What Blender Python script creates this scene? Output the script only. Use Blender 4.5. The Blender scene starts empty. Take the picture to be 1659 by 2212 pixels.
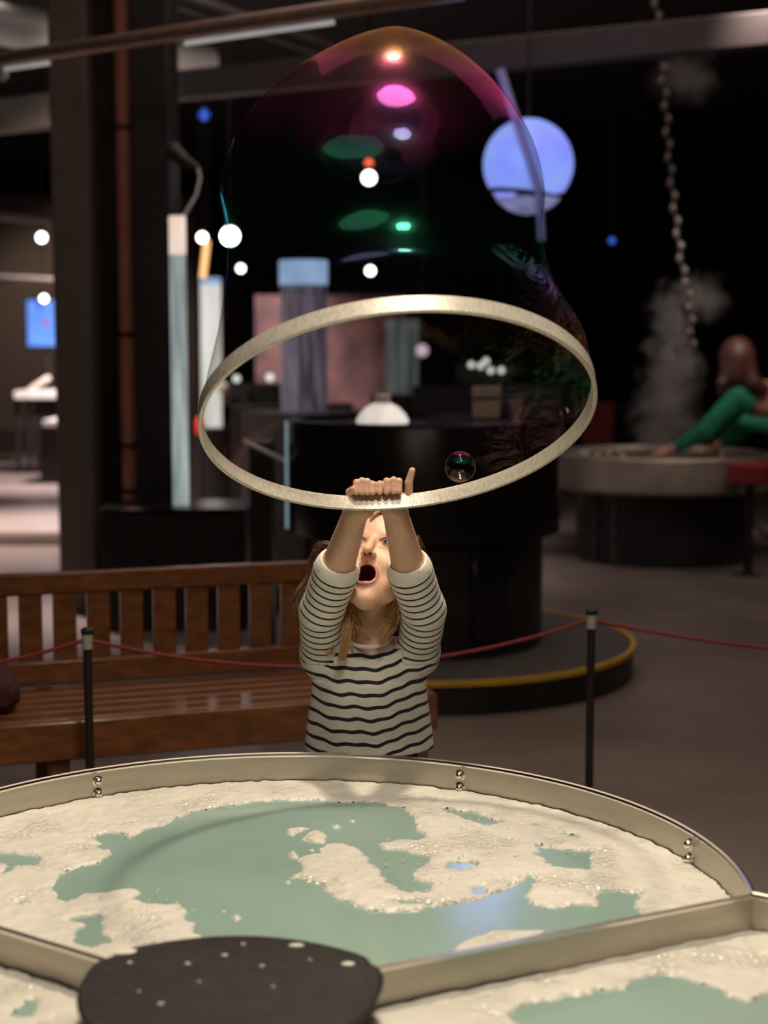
import bpy, math, random
import numpy as np
from mathutils import Vector, Matrix
random.seed(7)
sc = bpy.context.scene
col = sc.collection
PI = math.pi
# ------------------------------------------------------------------ camera
F = 3320.0; CAMZ = 1.5
TH = math.atan(356 / F)                     # pitch down, horizon at y = 750
cd = bpy.data.cameras.new('camera'); cam = bpy.data.objects.new('camera', cd); col.objects.link(cam)
cam.location = (0, 0, CAMZ); cam.rotation_euler = (PI / 2 - TH, 0, 0)
cd.sensor_fit = 'VERTICAL'; cd.sensor_height = 36; cd.lens = F / 2212 * 36
cd.clip_start = .05; cd.clip_end = 100
cd.dof.use_dof = True; cd.dof.focus_distance = 3.25; cd.dof.aperture_fstop = 2.3
sc.camera = cam
# ------------------------------------------------------------------ colour management, world, lights
sc.view_settings.view_transform = 'Standard'; sc.view_settings.look = 'None'
sc.view_settings.exposure = 0; sc.view_settings.gamma = 1; sc.view_settings.use_curve_mapping = False
sc.cycles.use_denoising = True
sc.cycles.max_bounces = 12; sc.cycles.transparent_max_bounces = 24
sc.cycles.volume_step_rate = 3
sc.cycles.sample_clamp_indirect = 4
w = bpy.data.worlds.new('world'); sc.world = w; w.use_nodes = True
w.node_tree.nodes['Background'].inputs[0].default_value = (.9, .7, .6, 1)
w.node_tree.nodes['Background'].inputs[1].default_value = .006
def lamp(name, kind, loc, energy, color, target=None, **kw):
    l = bpy.data.lights.new(name, kind); l.energy = energy; l.color = color
    for k, v in kw.items(): setattr(l, k, v)
    o = bpy.data.objects.new(name, l); col.objects.link(o); o.location = loc
    if target is not None:
        o.rotation_euler = (Vector(target) - Vector(loc)).to_track_quat('-Z', 'Y').to_euler()
    return o
KEY = lamp('tub_spot', 'SPOT', (.10, 3.42, 3.9), 320, (1, .84, .64), (-.1, 2.75, .6), spot_size=math.radians(62), spot_blend=.7, shadow_soft_size=.07)
lamp('tray_lamp', 'SPOT', (.21, 2.17, 3.9), 190, (1, .86, .68), (0, 2.9, .8), spot_size=math.radians(70), spot_blend=.6, shadow_soft_size=.32)
lamp('visitor_lamp', 'SPOT', (.5, .66, 3.9), 150, (1, .88, .74), (0, 3.0, 1.3), spot_size=math.radians(50), spot_blend=.6, shadow_soft_size=.24)
lamp('hall_light', 'AREA', (1.2, 7.5, 4.6), 100, (1, .77, .62), (1.2, 7.5, 0), shape='RECTANGLE', size=5, size_y=7)
lamp('near_fill', 'AREA', (-.9, .2, 3.6), 11, (1, .82, .66), (0, 3.3, .8), shape='ELLIPSE', size=1.9, size_y=1.1)
lamp('left_floor_light', 'SPOT', (-3.5, 10.5, 4.6), 3600, (1, .82, .77), (-2.6, 10.6, 0), spot_size=math.radians(75), spot_blend=.6, shadow_soft_size=.25)
lamp('gallery_light', 'SPOT', (-2.2, 16.5, 4.6), 3400, (1, .82, .82), (-2.6, 17.5, 0), spot_size=math.radians(85), spot_blend=.6, shadow_soft_size=.25)
lamp('gallery_wall_light', 'SPOT', (-5.4, 26, 4.5), 260, (1, .8, .66), (-6.0, 30, 1.4), spot_size=math.radians(70), spot_blend=.8, shadow_soft_size=.2)
lamp('pink_wall_light', 'SPOT', (-.9, 15.5, 3.6), 50, (1, .66, .62), (-.8, 18, 1.4), spot_size=math.radians(60), spot_blend=.8, shadow_soft_size=.2)
lamp('mist_light', 'SPOT', (2.2, 8.4, 3.9), 420, (1, .86, .80), (2.0, 10.9, 1.2), spot_size=math.radians(36), spot_blend=.8, shadow_soft_size=.1)
lamp('basin_light', 'SPOT', (3.6, 9.2, 3.9), 60, (1, .80, .66), (2.3, 10.8, .9), spot_size=math.radians(50), spot_blend=.8, shadow_soft_size=.15)
lamp('girder_light', 'SPOT', (-1.9, 10.2, 2.4), 150, (1, .72, .68), (-1.75, 11.2, 3.25), spot_size=math.radians(62), spot_blend=.9, shadow_soft_size=.1)

# ------------------------------------------------------------------ pixel helpers (photograph is 1659 x 2212)
def ray(px, py):
    u = (px - 829.5) / F; v = (1106 - py) / F
    return Vector((u, math.cos(TH) + v * math.sin(TH), -math.sin(TH) + v * math.cos(TH)))
def at(px, py, Y):
    r = ray(px, py); return Vector((0, 0, CAMZ)) + r * (Y / r.y)
def onz(px, py, z):
    r = ray(px, py); return Vector((0, 0, CAMZ)) + r * ((z - CAMZ) / r.z)
def ppm(Y): return F / Y

# ------------------------------------------------------------------ materials
def mat(name, color, rough=.5, metal=0, vary=.15, scale=12, bump=0, bscale=60, spec=.5, emit=None, estr=0, alpha=None, coat=0, stretch=None, sheen=0):
    m = bpy.data.materials.new(name); m.use_nodes = True; nt = m.node_tree; N = nt.nodes; L = nt.links
    b = N['Principled BSDF']
    b.inputs['Roughness'].default_value = rough; b.inputs['Metallic'].default_value = metal
    b.inputs['Specular IOR Level'].default_value = spec
    if coat: b.inputs['Coat Weight'].default_value = coat; b.inputs['Coat Roughness'].default_value = .15
    if sheen: b.inputs['Sheen Weight'].default_value = sheen
    tc = N.new('ShaderNodeTexCoord'); mp = N.new('ShaderNodeMapping'); L.new(tc.outputs['Object'], mp.inputs[0])
    if stretch: mp.inputs['Scale'].default_value = stretch
    n = N.new('ShaderNodeTexNoise'); n.inputs['Scale'].default_value = scale; n.inputs['Detail'].default_value = 4
    L.new(mp.outputs[0], n.inputs['Vector'])
    r = N.new('ShaderNodeValToRGB'); L.new(n.outputs[0], r.inputs[0])
    r.color_ramp.elements[0].position = .3; r.color_ramp.elements[1].position = .7
    r.color_ramp.elements[0].color = tuple(c * (1 - vary) for c in color) + (1,)
    r.color_ramp.elements[1].color = tuple(min(1, c * (1 + vary)) for c in color) + (1,)
    L.new(r.outputs[0], b.inputs['Base Color'])
    if emit:
        b.inputs['Emission Color'].default_value = tuple(emit) + (1,); b.inputs['Emission Strength'].default_value = estr
    if bump:
        n2 = N.new('ShaderNodeTexNoise'); n2.inputs['Scale'].default_value = bscale; n2.inputs['Detail'].default_value = 5
        L.new(mp.outputs[0], n2.inputs['Vector'])
        bp = N.new('ShaderNodeBump'); bp.inputs['Strength'].default_value = bump; bp.inputs['Distance'].default_value = .01
        L.new(n2.outputs[0], bp.inputs['Height']); L.new(bp.outputs[0], b.inputs['Normal'])
    if alpha is not None: b.inputs['Alpha'].default_value = alpha
    return m
M = {}
M['steel'] = mat('brushed_steel', (.50, .46, .38), .38, .75, .10, 6, .08, 120, stretch=(1, 1, 8))
M['steel_bright'] = mat('polished_steel', (.80, .76, .68), .22, 1, .05)
M['steel_dull'] = mat('dull_steel', (.30, .26, .21), .42, .5, .2, 5)
M['black'] = mat('black_paint', (.016, .0135, .013), .42, 0, .3, 8, spec=.35)
M['black_gloss'] = mat('black_laminate', (.009, .008, .008), .25, 0, .3, 4, spec=.4)
M['black_rubber'] = mat('black_rubber', (.014, .0105, .009), .5, 0, .35, 35, .25, 150, spec=.3)
M['dark_metal'] = mat('dark_metal', (.05, .042, .038), .5, .2, .2)
M['pillar'] = mat('lightened_brown_steel', (.11, .088, .077), .6, 0, .15, 3)  # albedo raised in place of light on the pillar
M['pipe'] = mat('red_painted_pipe', (.50, .20, .16), .4, 0, .2, 3)
M['wood'] = mat('lacquered_wood', (.15, .052, .015), .34, 0, .35, 5, .05, 30, stretch=(1, 8, 8), coat=.4)
M['carpet'] = mat('grey_carpet', (.075, .068, .062), .9, 0, .3, 60, .3, 200)
M['yellow'] = mat('yellow_tape', (.60, .36, .02), .5)
M['rope'] = mat('red_cord', (.16, .008, .010), .7, 0, .3, 90)
M['collar'] = mat('pale_collar', (.30, .30, .24), .5)
M['pale_metal'] = mat('pale_painted_metal', (.62, .60, .57), .5)  # even pale colour for rail, table top and cabinet top
M['duct'] = mat('galvanised_duct', (.55, .56, .52), .5, .3, .1, 3)
M['girder'] = mat('girder_paint', (.038, .026, .024), .6, 0, .15, 3)
M['ceil'] = mat('black_ceiling', (.012, .010, .010), .9)
M['wall'] = mat('dark_wall', (.020, .016, .015), .8)
M['wall_brown'] = mat('brown_wall', (.22, .17, .14), .8)
M['wall_pink'] = mat('pink_panel', (.075, .034, .032), .8, 0, .7, 3)
M['red'] = mat('red_panel', (.20, .014, .018), .7)
M['cream'] = mat('cream_plastic', (.7, .62, .5), .5)
M['sign'] = mat('beige_board', (.42, .33, .27), .6)
M['cloth_dark'] = mat('dark_cloth', (.02, .015, .016), .9, 0, .3, 20, .2, 120)
M['maroon'] = mat('maroon_cloth', (.05, .012, .014), .9, 0, .3, 20, .3, 60)
M['green_cloth'] = mat('green_fleece', (.004, .16, .085), .85, 0, .3, 9, .3, 40)
M['salmon'] = mat('salmon_shirt', (.34, .13, .09), .85, 0, .4, 14)
M['skin_far'] = mat('skin_far', (.62, .30, .20), .55, 0, .1)
M['hair_brown'] = mat('chestnut_hair', (.06, .022, .012), .5, 0, .5, 50, stretch=(6, 6, 1))
def floor_mat():
    m = mat('polished_concrete', (.19, .155, .135), .30, 0, .22, 1.2, .04, 30, spec=.5)
    N = m.node_tree.nodes; L = m.node_tree.links
    n = N.new('ShaderNodeTexNoise'); n.inputs['Scale'].default_value = 2.2; n.inputs['Detail'].default_value = 6
    tc = N.new('ShaderNodeTexCoord'); L.new(tc.outputs['Object'], n.inputs['Vector'])
    mr = N.new('ShaderNodeMapRange'); mr.inputs[3].default_value = .2; mr.inputs[4].default_value = .42
    L.new(n.outputs[0], mr.inputs[0]); L.new(mr.outputs[0], N['Principled BSDF'].inputs['Roughness'])
    return m
M['floor'] = floor_mat()
def emis(name, color, s, noise=0, nscale=5, color2=None):
    m = bpy.data.materials.new(name); m.use_nodes = True; N = m.node_tree.nodes; L = m.node_tree.links
    b = N['Principled BSDF']; b.inputs['Base Color'].default_value = tuple(c * .3 for c in color) + (1,)
    b.inputs['Roughness'].default_value = .4
    b.inputs['Emission Strength'].default_value = s
    n = N.new('ShaderNodeTexNoise'); n.inputs['Scale'].default_value = nscale; n.inputs['Detail'].default_value = 3
    tc = N.new('ShaderNodeTexCoord'); L.new(tc.outputs['Object'], n.inputs['Vector'])
    r = N.new('ShaderNodeValToRGB'); L.new(n.outputs[0], r.inputs[0]); L.new(r.outputs[0], b.inputs['Emission Color'])
    c2 = color2 or tuple(c * (1 - noise) for c in color)
    r.color_ramp.elements[0].position = .35; r.color_ramp.elements[1].position = .65
    r.color_ramp.elements[0].color = tuple(c2) + (1,); r.color_ramp.elements[1].color = tuple(color) + (1,)
    return m
M['lamp_white'] = emis('white_lamp', (1, .86, .80), 9)
M['lamp_cold'] = emis('cold_lamp', (.72, .80, 1), 16)
M['lamp_red'] = emis('red_lamp', (1, .12, .05), 2.2)
M['lamp_blue'] = emis('blue_lamp', (.03, .12, .6), 1.2)
M['lamp_orange'] = emis('orange_tube_light', (1, .50, .20), 1.6)
M['screen'] = emis('screen_blue', (.10, .28, .86), .95, 0, 6, (.16, .33, .85))
M['globe'] = emis('globe_glow', (.22, .26, .92), 1.0, 0, 3.5, (.24, .38, .86))
M['globe_low'] = emis('globe_low_glow', (.36, .38, .74), .62, .5, 14)
M['bowl'] = emis('lit_bowl', (1, .90, .80), .85, .35, 7)
M['tube_cap'] = emis('lit_blue_cap', (.34, .52, .80), .75, .2, 6)
def column_mat(name, c, s, c2, stretch=(14, 14, 1.2), alpha=.75):
    m = emis(name, c, s, 0, 1, c2); N = m.node_tree.nodes; L = m.node_tree.links
    n = [x for x in N if x.type == 'TEX_NOISE'][0]; tc = [x for x in N if x.type == 'TEX_COORD'][0]
    mp = N.new('ShaderNodeMapping'); mp.inputs['Scale'].default_value = stretch
    L.new(tc.outputs['Object'], mp.inputs[0]); L.new(mp.outputs[0], n.inputs['Vector'])
    b = N['Principled BSDF']; b.inputs['Alpha'].default_value = alpha; b.inputs['Roughness'].default_value = .1
    return m
M['water_col_bright'] = column_mat('lit_water_bright', (.85, .80, .82), .9, (.62, .66, .50))
M['water_col_green'] = column_mat('lit_water_green', (.55, .62, .60), .8, (.14, .20, .20), (40, 40, 2.5))
M['water_col_dark'] = column_mat('lit_water_dark', (.30, .29, .36), .5, (.006, .009, .024), (30, 30, 2), alpha=.75)
_r = [x for x in M['water_col_dark'].node_tree.nodes if x.type == 'VALTORGB'][0]; _r.color_ramp.elements[0].position = .46; _r.color_ramp.elements[1].position = .74
M['water_col_grey'] = column_mat('lit_water_grey', (.16, .19, .18), .5, (.03, .035, .04), alpha=.7)

# soapy water, foam
def water_mat():
    m = mat('soapy_water', (.25, .37, .325), .16, 0, .08, 3, spec=.5)
    b = m.node_tree.nodes['Principled BSDF']
    b.inputs['Subsurface Weight'].default_value = 0
    return m
M['water'] = water_mat()
def foam_mat():
    m = mat('soap_foam', (.62, .60, .53), .42, 0, .08, 7, spec=.5)
    N = m.node_tree.nodes; L = m.node_tree.links; b = N['Principled BSDF']
    tc = N.new('ShaderNodeTexCoord')
    v = N.new('ShaderNodeTexVoronoi'); v.inputs['Scale'].default_value = 95; L.new(tc.outputs['Object'], v.inputs['Vector'])
    n = N.new('ShaderNodeTexNoise'); n.inputs['Scale'].default_value = 9; L.new(tc.outputs['Object'], n.inputs['Vector'])
    mr = N.new('ShaderNodeMapRange'); mr.inputs[1].default_value = .48; mr.inputs[2].default_value = .66; mr.inputs[3].default_value = .08; mr.inputs[4].default_value = 1
    L.new(n.outputs[0], mr.inputs[0])
    mu = N.new('ShaderNodeMath'); mu.operation = 'MULTIPLY'; L.new(v.outputs['Distance'], mu.inputs[0]); L.new(mr.outputs[0], mu.inputs[1])
    bp = N.new('ShaderNodeBump'); bp.inputs['Strength'].default_value = .8; bp.inputs['Distance'].default_value = .007; bp.invert = True
    L.new(mu.outputs[0], bp.inputs['Height']); L.new(bp.outputs[0], b.inputs['Normal'])
    r2 = N.new('ShaderNodeMapRange'); r2.inputs[3].default_value = .5; r2.inputs[4].default_value = .14
    L.new(mr.outputs[0], r2.inputs[0]); L.new(r2.outputs[0], b.inputs['Roughness'])
    return m
M['foam'] = foam_mat()
M['bead'] = mat('clear_bubble_bead', (.85, .84, .78), .05, 0, .05, 5, spec=1, alpha=.45)
def film_mat(name, z0, z1, base=.06, edge=.5, halo=.35):
    m = bpy.data.materials.new(name); m.use_nodes = True; nt = m.node_tree; N = nt.nodes; L = nt.links
    N.remove(N['Principled BSDF']); out = N['Material Output']
    tc = N.new('ShaderNodeTexCoord'); mp = N.new('ShaderNodeMapping'); mp.inputs['Scale'].default_value = (3, 3, 1.2)
    L.new(tc.outputs['Object'], mp.inputs[0])
    n = N.new('ShaderNodeTexNoise'); n.inputs['Scale'].default_value = 1.6; n.inputs['Detail'].default_value = 5; n.inputs['Distortion'].default_value = 1.4
    L.new(mp.outputs[0], n.inputs['Vector'])
    sp = N.new('ShaderNodeSeparateXYZ'); L.new(tc.outputs['Object'], sp.inputs[0])
    mr = N.new('ShaderNodeMapRange'); mr.inputs[1].default_value = z0; mr.inputs[2].default_value = z1
    L.new(sp.outputs[2], mr.inputs[0])
    a = N.new('ShaderNodeMath'); a.operation = 'MULTIPLY_ADD'; a.inputs[1].default_value = .18; L.new(n.outputs[0], a.inputs[0]); L.new(mr.outputs[0], a.inputs[2])
    s_ = N.new('ShaderNodeMath'); s_.operation = 'SUBTRACT'; s_.inputs[1].default_value = .09; L.new(a.outputs[0], s_.inputs[0])
    r = N.new('ShaderNodeValToRGB'); L.new(s_.outputs[0], r.inputs[0]); cr = r.color_ramp
    st = [(0, (1, .75, .35)), (.12, (.9, .3, .55)), (.24, (.25, .75, .45)), (.36, (.9, .45, .25)), (.46, (.35, .30, .95)), (.53, (.08, .6, .35)), (.62, (.10, 1, .55)),
          (.70, (.06, .30, .28)), (.76, (.16, .08, .30)), (.82, (1, .12, .58)), (.88, (.75, .15, .32)), (.93, (.45, .20, .10)), (1, (.55, .34, .14))]
    cr.elements[0].position = st[0][0]; cr.elements[0].color = st[0][1] + (1,)
    cr.elements[1].position = 1; cr.elements[1].color = st[-1][1] + (1,)
    for p, c in st[1:-1]:
        e = cr.elements.new(p); e.color = c + (1,)
    g1 = N.new('ShaderNodeBsdfGlossy'); g1.inputs['Roughness'].default_value = .02
    g2 = N.new('ShaderNodeBsdfGlossy'); g2.inputs['Roughness'].default_value = .20
    L.new(r.outputs[0], g1.inputs[0]); L.new(r.outputs[0], g2.inputs[0])
    mg = N.new('ShaderNodeMixShader'); mg.inputs[0].default_value = halo; L.new(g1.outputs[0], mg.inputs[1]); L.new(g2.outputs[0], mg.inputs[2])
    lw = N.new('ShaderNodeLayerWeight'); lw.inputs['Blend'].default_value = .5
    pw = N.new('ShaderNodeMath'); pw.operation = 'POWER'; pw.inputs[1].default_value = 4; L.new(lw.outputs['Facing'], pw.inputs[0])
    ma = N.new('ShaderNodeMath'); ma.operation = 'MULTIPLY_ADD'; ma.inputs[1].default_value = edge; ma.inputs[2].default_value = base; L.new(pw.outputs[0], ma.inputs[0])
    nb1 = N.new('ShaderNodeTexNoise'); nb1.inputs['Scale'].default_value = 11; nb1.inputs['Detail'].default_value = 5; nb1.inputs['Distortion'].default_value = 2.5; L.new(tc.outputs['Object'], nb1.inputs['Vector'])
    mk = N.new('ShaderNodeMapRange'); mk.inputs[1].default_value = .12; mk.inputs[2].default_value = .36; L.new(sp.outputs[0], mk.inputs[0])
    mk2 = N.new('ShaderNodeMapRange'); mk2.inputs[1].default_value = .42; mk2.inputs[2].default_value = .10; L.new(sp.outputs[2], mk2.inputs[0])
    mm = N.new('ShaderNodeMath'); mm.operation = 'MULTIPLY_ADD'; L.new(mk.outputs[0], mm.inputs[0]); L.new(mk2.outputs[0], mm.inputs[1]); mm.inputs[2].default_value = .012
    bpn = N.new('ShaderNodeBump'); bpn.inputs['Distance'].default_value = .05; L.new(mm.outputs[0], bpn.inputs['Strength']); L.new(nb1.outputs[0], bpn.inputs['Height'])
    L.new(bpn.outputs[0], g1.inputs['Normal']); L.new(bpn.outputs[0], g2.inputs['Normal'])
    tr = N.new('ShaderNodeBsdfTransparent')
    mx = N.new('ShaderNodeMixShader'); L.new(ma.outputs[0], mx.inputs[0]); L.new(tr.outputs[0], mx.inputs[1]); L.new(mg.outputs[0], mx.inputs[2])
    L.new(mx.outputs[0], out.inputs[0])
    return m

# ------------------------------------------------------------------ mesh helpers
class MB:
    def __init__(s): s.v = []; s.f = []
    def add(s, vs, fs):
        o = len(s.v); s.v += [tuple(v) for v in vs]; s.f += [tuple(i + o for i in f) for f in fs]; return s
    def box(s, c, d, R=None, bevel=0):
        hx, hy, hz = d[0] / 2, d[1] / 2, d[2] / 2
        b = min(bevel, hx * .9, hy * .9, hz * .9)
        if b <= 0:
            vs = [Vector((x, y, z)) for x in (-hx, hx) for y in (-hy, hy) for z in (-hz, hz)]
            fs = [(0, 1, 3, 2), (4, 6, 7, 5), (0, 4, 5, 1), (2, 3, 7, 6), (0, 2, 6, 4), (1, 5, 7, 3)]
        else:
            vs = []; idx = {}
            for sx in (-1, 1):
                for sy in (-1, 1):
                    for sz in (-1, 1):
                        for k in range(3):
                            p = [sx * (hx - b), sy * (hy - b), sz * (hz - b)]; p[k] = (sx * hx, sy * hy, sz * hz)[k]
                            idx[(sx, sy, sz, k)] = len(vs); vs.append(Vector(p))
            fs = []
            for k in range(3):
                i, j = (k + 1) % 3, (k + 2) % 3
                for sg in (-1, 1):
                    q = []
                    for a_, b_ in ((-1, -1), (1, -1), (1, 1), (-1, 1)):
                        t = [0, 0, 0]; t[k] = sg; t[i] = a_; t[j] = b_; q.append(idx[(*t, k)])
                    fs.append(tuple(q if sg > 0 else q[::-1]))
                for a_ in (-1, 1):
                    for b_ in (-1, 1):
                        t0 = [0, 0, 0]; t1 = [0, 0, 0]; t0[i] = t1[i] = a_; t0[j] = t1[j] = b_; t0[k] = -1; t1[k] = 1
                        q = [idx[(*t0, i)], idx[(*t1, i)], idx[(*t1, j)], idx[(*t0, j)]]
                        fs.append(tuple(q if a_ * b_ > 0 else q[::-1]))
            for sx in (-1, 1):
                for sy in (-1, 1):
                    for sz in (-1, 1):
                        q = [idx[(sx, sy, sz, k)] for k in range(3)]
                        fs.append(tuple(q if sx * sy * sz > 0 else q[::-1]))
        if R is not None: vs = [R @ v for v in vs]
        return s.add([v + Vector(c) for v in vs], fs)
    def tube(s, pts, r, n=10, caps=True, closed=False):
        pts = [Vector(p) for p in pts]; m = len(pts)
        rs = r if isinstance(r, (list, tuple)) else [r] * m
        vs = []; fs = []; up = None
        for i, p in enumerate(pts):
            if closed: t = pts[(i + 1) % m] - pts[i - 1]
            else: t = pts[min(i + 1, m - 1)] - pts[max(i - 1, 0)]
            t = t.normalized() if t.length > 0 else Vector((0, 0, 1))
            if up is None: up = Vector((0, 0, 1)) if abs(t.z) < .9 else Vector((1, 0, 0))
            a = t.cross(up); a = a.normalized() if a.length > 1e-6 else t.orthogonal().normalized()
            b = t.cross(a).normalized(); up = -b if (-b).dot(up) > 0 else b
            for k in range(n):
                an = 2 * PI * k / n; vs.append(p + a * math.cos(an) * rs[i] + b * math.sin(an) * rs[i])
        e = m if closed else m - 1
        for i in range(e):
            j = (i + 1) % m
            for k in range(n):
                fs.append((i * n + k, i * n + (k + 1) % n, j * n + (k + 1) % n, j * n + k))
        if caps and not closed:
            fs.append(tuple(range(n))[::-1]); fs.append(tuple((m - 1) * n + k for k in range(n)))
        return s.add(vs, fs)
    def lathe(s, prof, c=(0, 0, 0), n=48, R=None):      # prof: (r, z)
        vs = []; fs = []; c = Vector(c)
        for r, z in prof:
            for k in range(n):
                a = 2 * PI * k / n; p = Vector((r * math.cos(a), r * math.sin(a), z)); vs.append((R @ p if R is not None else p) + c)
        for i in range(len(prof) - 1):
            for k in range(n):
                fs.append((i * n + k, i * n + (k + 1) % n, (i + 1) * n + (k + 1) % n, (i + 1) * n + k))
        if prof[0][0] > 1e-5: fs.append(tuple(range(n))[::-1])
        if prof[-1][0] > 1e-5: fs.append(tuple((len(prof) - 1) * n + k for k in range(n)))
        return s.add(vs, fs)
    def prism(s, poly, z0, z1, bevel=0):
        n = len(poly); vs = [(x, y, z0) for x, y in poly] + [(x, y, z1) for x, y in poly]
        fs = [tuple(range(n))[::-1], tuple(range(n, 2 * n))] + [(i, (i + 1) % n, n + (i + 1) % n, n + i) for i in range(n)]
        return s.add(vs, fs)
    def wall(s, path, z0, z1, th, closed=False):        # vertical strip along an xy path
        n = len(path); P = [Vector((p[0], p[1])) for p in path]; I = []; O = []
        for i in range(n):
            a = P[i - 1] if (i > 0 or closed) else P[i]; b = P[(i + 1) % n] if (i < n - 1 or closed) else P[i]
            t = (b - a).normalized(); nn = Vector((-t.y, t.x)) * th / 2; I.append(P[i] + nn); O.append(P[i] - nn)
        vs = [(q.x, q.y, z) for z in (z0, z1) for q in I] + [(q.x, q.y, z) for z in (z0, z1) for q in O]
        fs = []
        for i in range(n if closed else n - 1):
            j = (i + 1) % n
            fs += [(i, n + i, n + j, j), (2 * n + i, 2 * n + j, 3 * n + j, 3 * n + i), (n + i, 3 * n + i, 3 * n + j, n + j), (i, j, 2 * n + j, 2 * n + i)]
        if not closed: fs += [(0, 2 * n, 3 * n, n), (n - 1, 2 * n - 1, 4 * n - 1, 3 * n - 1)]
        return s.add(vs, fs)
    def sphere(s, c, r, n=16, m=10, sc3=(1, 1, 1), R=None):
        prof = [(math.sin(PI * i / m), -math.cos(PI * i / m)) for i in range(m + 1)]
        vs = []; fs = []; c = Vector(c)
        for q, z in prof:
            for k in range(n):
                a = 2 * PI * k / n; p = Vector((q * math.cos(a) * r * sc3[0], q * math.sin(a) * r * sc3[1], z * r * sc3[2]))
                vs.append((R @ p if R is not None else p) + c)
        for i in range(m):
            for k in range(n): fs.append((i * n + k, i * n + (k + 1) % n, (i + 1) * n + (k + 1) % n, (i + 1) * n + k))
        return s.add(vs, fs)
    def build(s, name, m, parent=None, smooth=True, origin=None, angle=40):
        me = bpy.data.meshes.new(name)
        org = Vector(origin) if origin is not None else Vector((0, 0, 0))
        if origin is None and parent is None and s.v:
            xs = np.array(s.v); org = Vector(((xs[:, 0].min() + xs[:, 0].max()) / 2, (xs[:, 1].min() + xs[:, 1].max()) / 2, xs[:, 2].min()))
        if parent is not None:
            base = world_loc(parent)
            org = base
        me.from_pydata([tuple(Vector(v) - org) for v in s.v], [], s.f); me.update()
        import bmesh
        bm = bmesh.new(); bm.from_mesh(me); bmesh.ops.recalc_face_normals(bm, faces=bm.faces)
        if smooth:
            for f_ in bm.faces: f_.smooth = True
            for e in bm.edges:
                if len(e.link_faces) == 2 and e.calc_face_angle(0) > math.radians(angle): e.smooth = False
        bm.to_mesh(me); bm.free()
        me.materials.append(m)
        o = bpy.data.objects.new(name, me); col.objects.link(o)
        if parent is not None: o.parent = parent
        else: o.location = org
        return o
def world_loc(o):
    v = Vector(o.location)
    while o.parent: o = o.parent; v += Vector(o.location)
    return v
def tag(o, label=None, cat=None, group=None, kind=None):
    if label: o['label'] = label
    if cat: o['category'] = cat
    if group: o['group'] = group
    if kind: o['kind'] = kind
    return o
def thing(name, loc, label, cat, group=None):
    o = bpy.data.objects.new(name, None); col.objects.link(o); o.location = loc; o.empty_display_size = .1
    return tag(o, label, cat, group)
def rotz(a): return Matrix.Rotation(a, 3, 'Z')

# ------------------------------------------------------------------ room shell
tag(MB().box((0, 14, -.05), (24, 36, .1)).build('floor', M['floor'], smooth=False), kind='structure')
tag(MB().box((0, 14, 5.05), (24, 36, .1)).build('ceiling', M['ceil'], smooth=False), kind='structure')
tag(MB().box((0, 32.05, 2.5), (24, .1, 5)).build('wall_back', M['wall'], smooth=False), kind='structure')
tag(MB().box((-12.05, 14, 2.5), (.1, 36, 5)).build('wall_left', M['wall'], smooth=False), kind='structure')
tag(MB().box((12.05, 14, 2.5), (.1, 36, 5)).build('wall_right', M['wall'], smooth=False), kind='structure')
tag(MB().box((0, -4.05, 2.5), (24, .1, 5)).build('wall_front', M['wall'], smooth=False), kind='structure')

# ------------------------------------------------------------------ bubble tub (three lobed tray)
HUB = Vector((-.215, 2.031)); ZR = .61; ZW = .548; ZF = .50
def hub(r, deg): a = math.radians(deg); return (HUB.x + r * math.cos(a), HUB.y + r * math.sin(a))
LC, LR = .482, .788                          # lobe circle centre distance and radius
def lobe_arc(bis, n=72, R=LR):
    a0 = math.atan2(.455 - LC, .788); out = []
    for i in range(n + 1):
        a = a0 + (PI - 2 * a0) * i / n; x = R * math.cos(a); y = LC + R * math.sin(a)
        b = math.radians(bis - 90); out.append((HUB.x + x * math.cos(b) - y * math.sin(b), HUB.y + x * math.sin(b) + y * math.cos(b)))
    return out
BIS = (86, 206, 326)
outline = []
for b in BIS: outline += lobe_arc(b)[:-1]
tub = thing('bubble_tub', (HUB.x, HUB.y, 0), 'three lobed steel tub of soapy water on a pedestal in the foreground', 'tub')
MB().prism(outline, ZF - .02, ZF).build('tray_floor', M['steel'], tub, smooth=False)
MB().wall(outline, ZF - .02, ZR - .002, .007, closed=True).build('rim_wall', M['steel'], tub)
lip = MB()
for b in BIS: lip.tube([(x, y, ZR) for x, y in lobe_arc(b)], .0058, 8)
lip.build('rim_lip', M['steel_bright'], tub)
for d in (26, 146, 266):
    p0, p1 = hub(.12, d), hub(.912, d)
    dv = MB().wall([p0, p1], ZF - .01, ZR - .004, .006).build('divider', M['steel'], tub)
    MB().wall([p0, p1], ZR - .004, ZR + .001, .011).build('divider_lip', M['steel_bright'], dv)
pd = MB(); pd.wall([(HUB.x + (x - HUB.x) * .86, HUB.y + (y - HUB.y) * .86) for x, y in outline], .04, ZF - .02, .02, closed=True)
pd.build('pedestal', M['steel_dull'], tub)
def reuleaux(R0, rot, n=24):                  # rounded triangle plate
    out = []
    pts = [hub(R0, rot + 120 * k) for k in range(3)]
    side = (Vector(pts[0]) - Vector(pts[1])).length
    for k in range(3):
        a, b = Vector(pts[k]), Vector(pts[(k + 1) % 3]); c = Vector(pts[(k + 2) % 3])
        mid = (a + b) / 2; ou = (mid - HUB).normalized()
        for i in range(n):
            t = i / n; w_ = 4 * t * (1 - t); p = a.lerp(b, t) + ou * .082 * w_
            e = min(t, 1 - t); cn = max(0, 1 - e / .09); v = (p - HUB); p = HUB + v * (1 - .07 * cn * cn); out.append((p.x, p.y))
    return out
hp = reuleaux(.231, 26)
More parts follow.
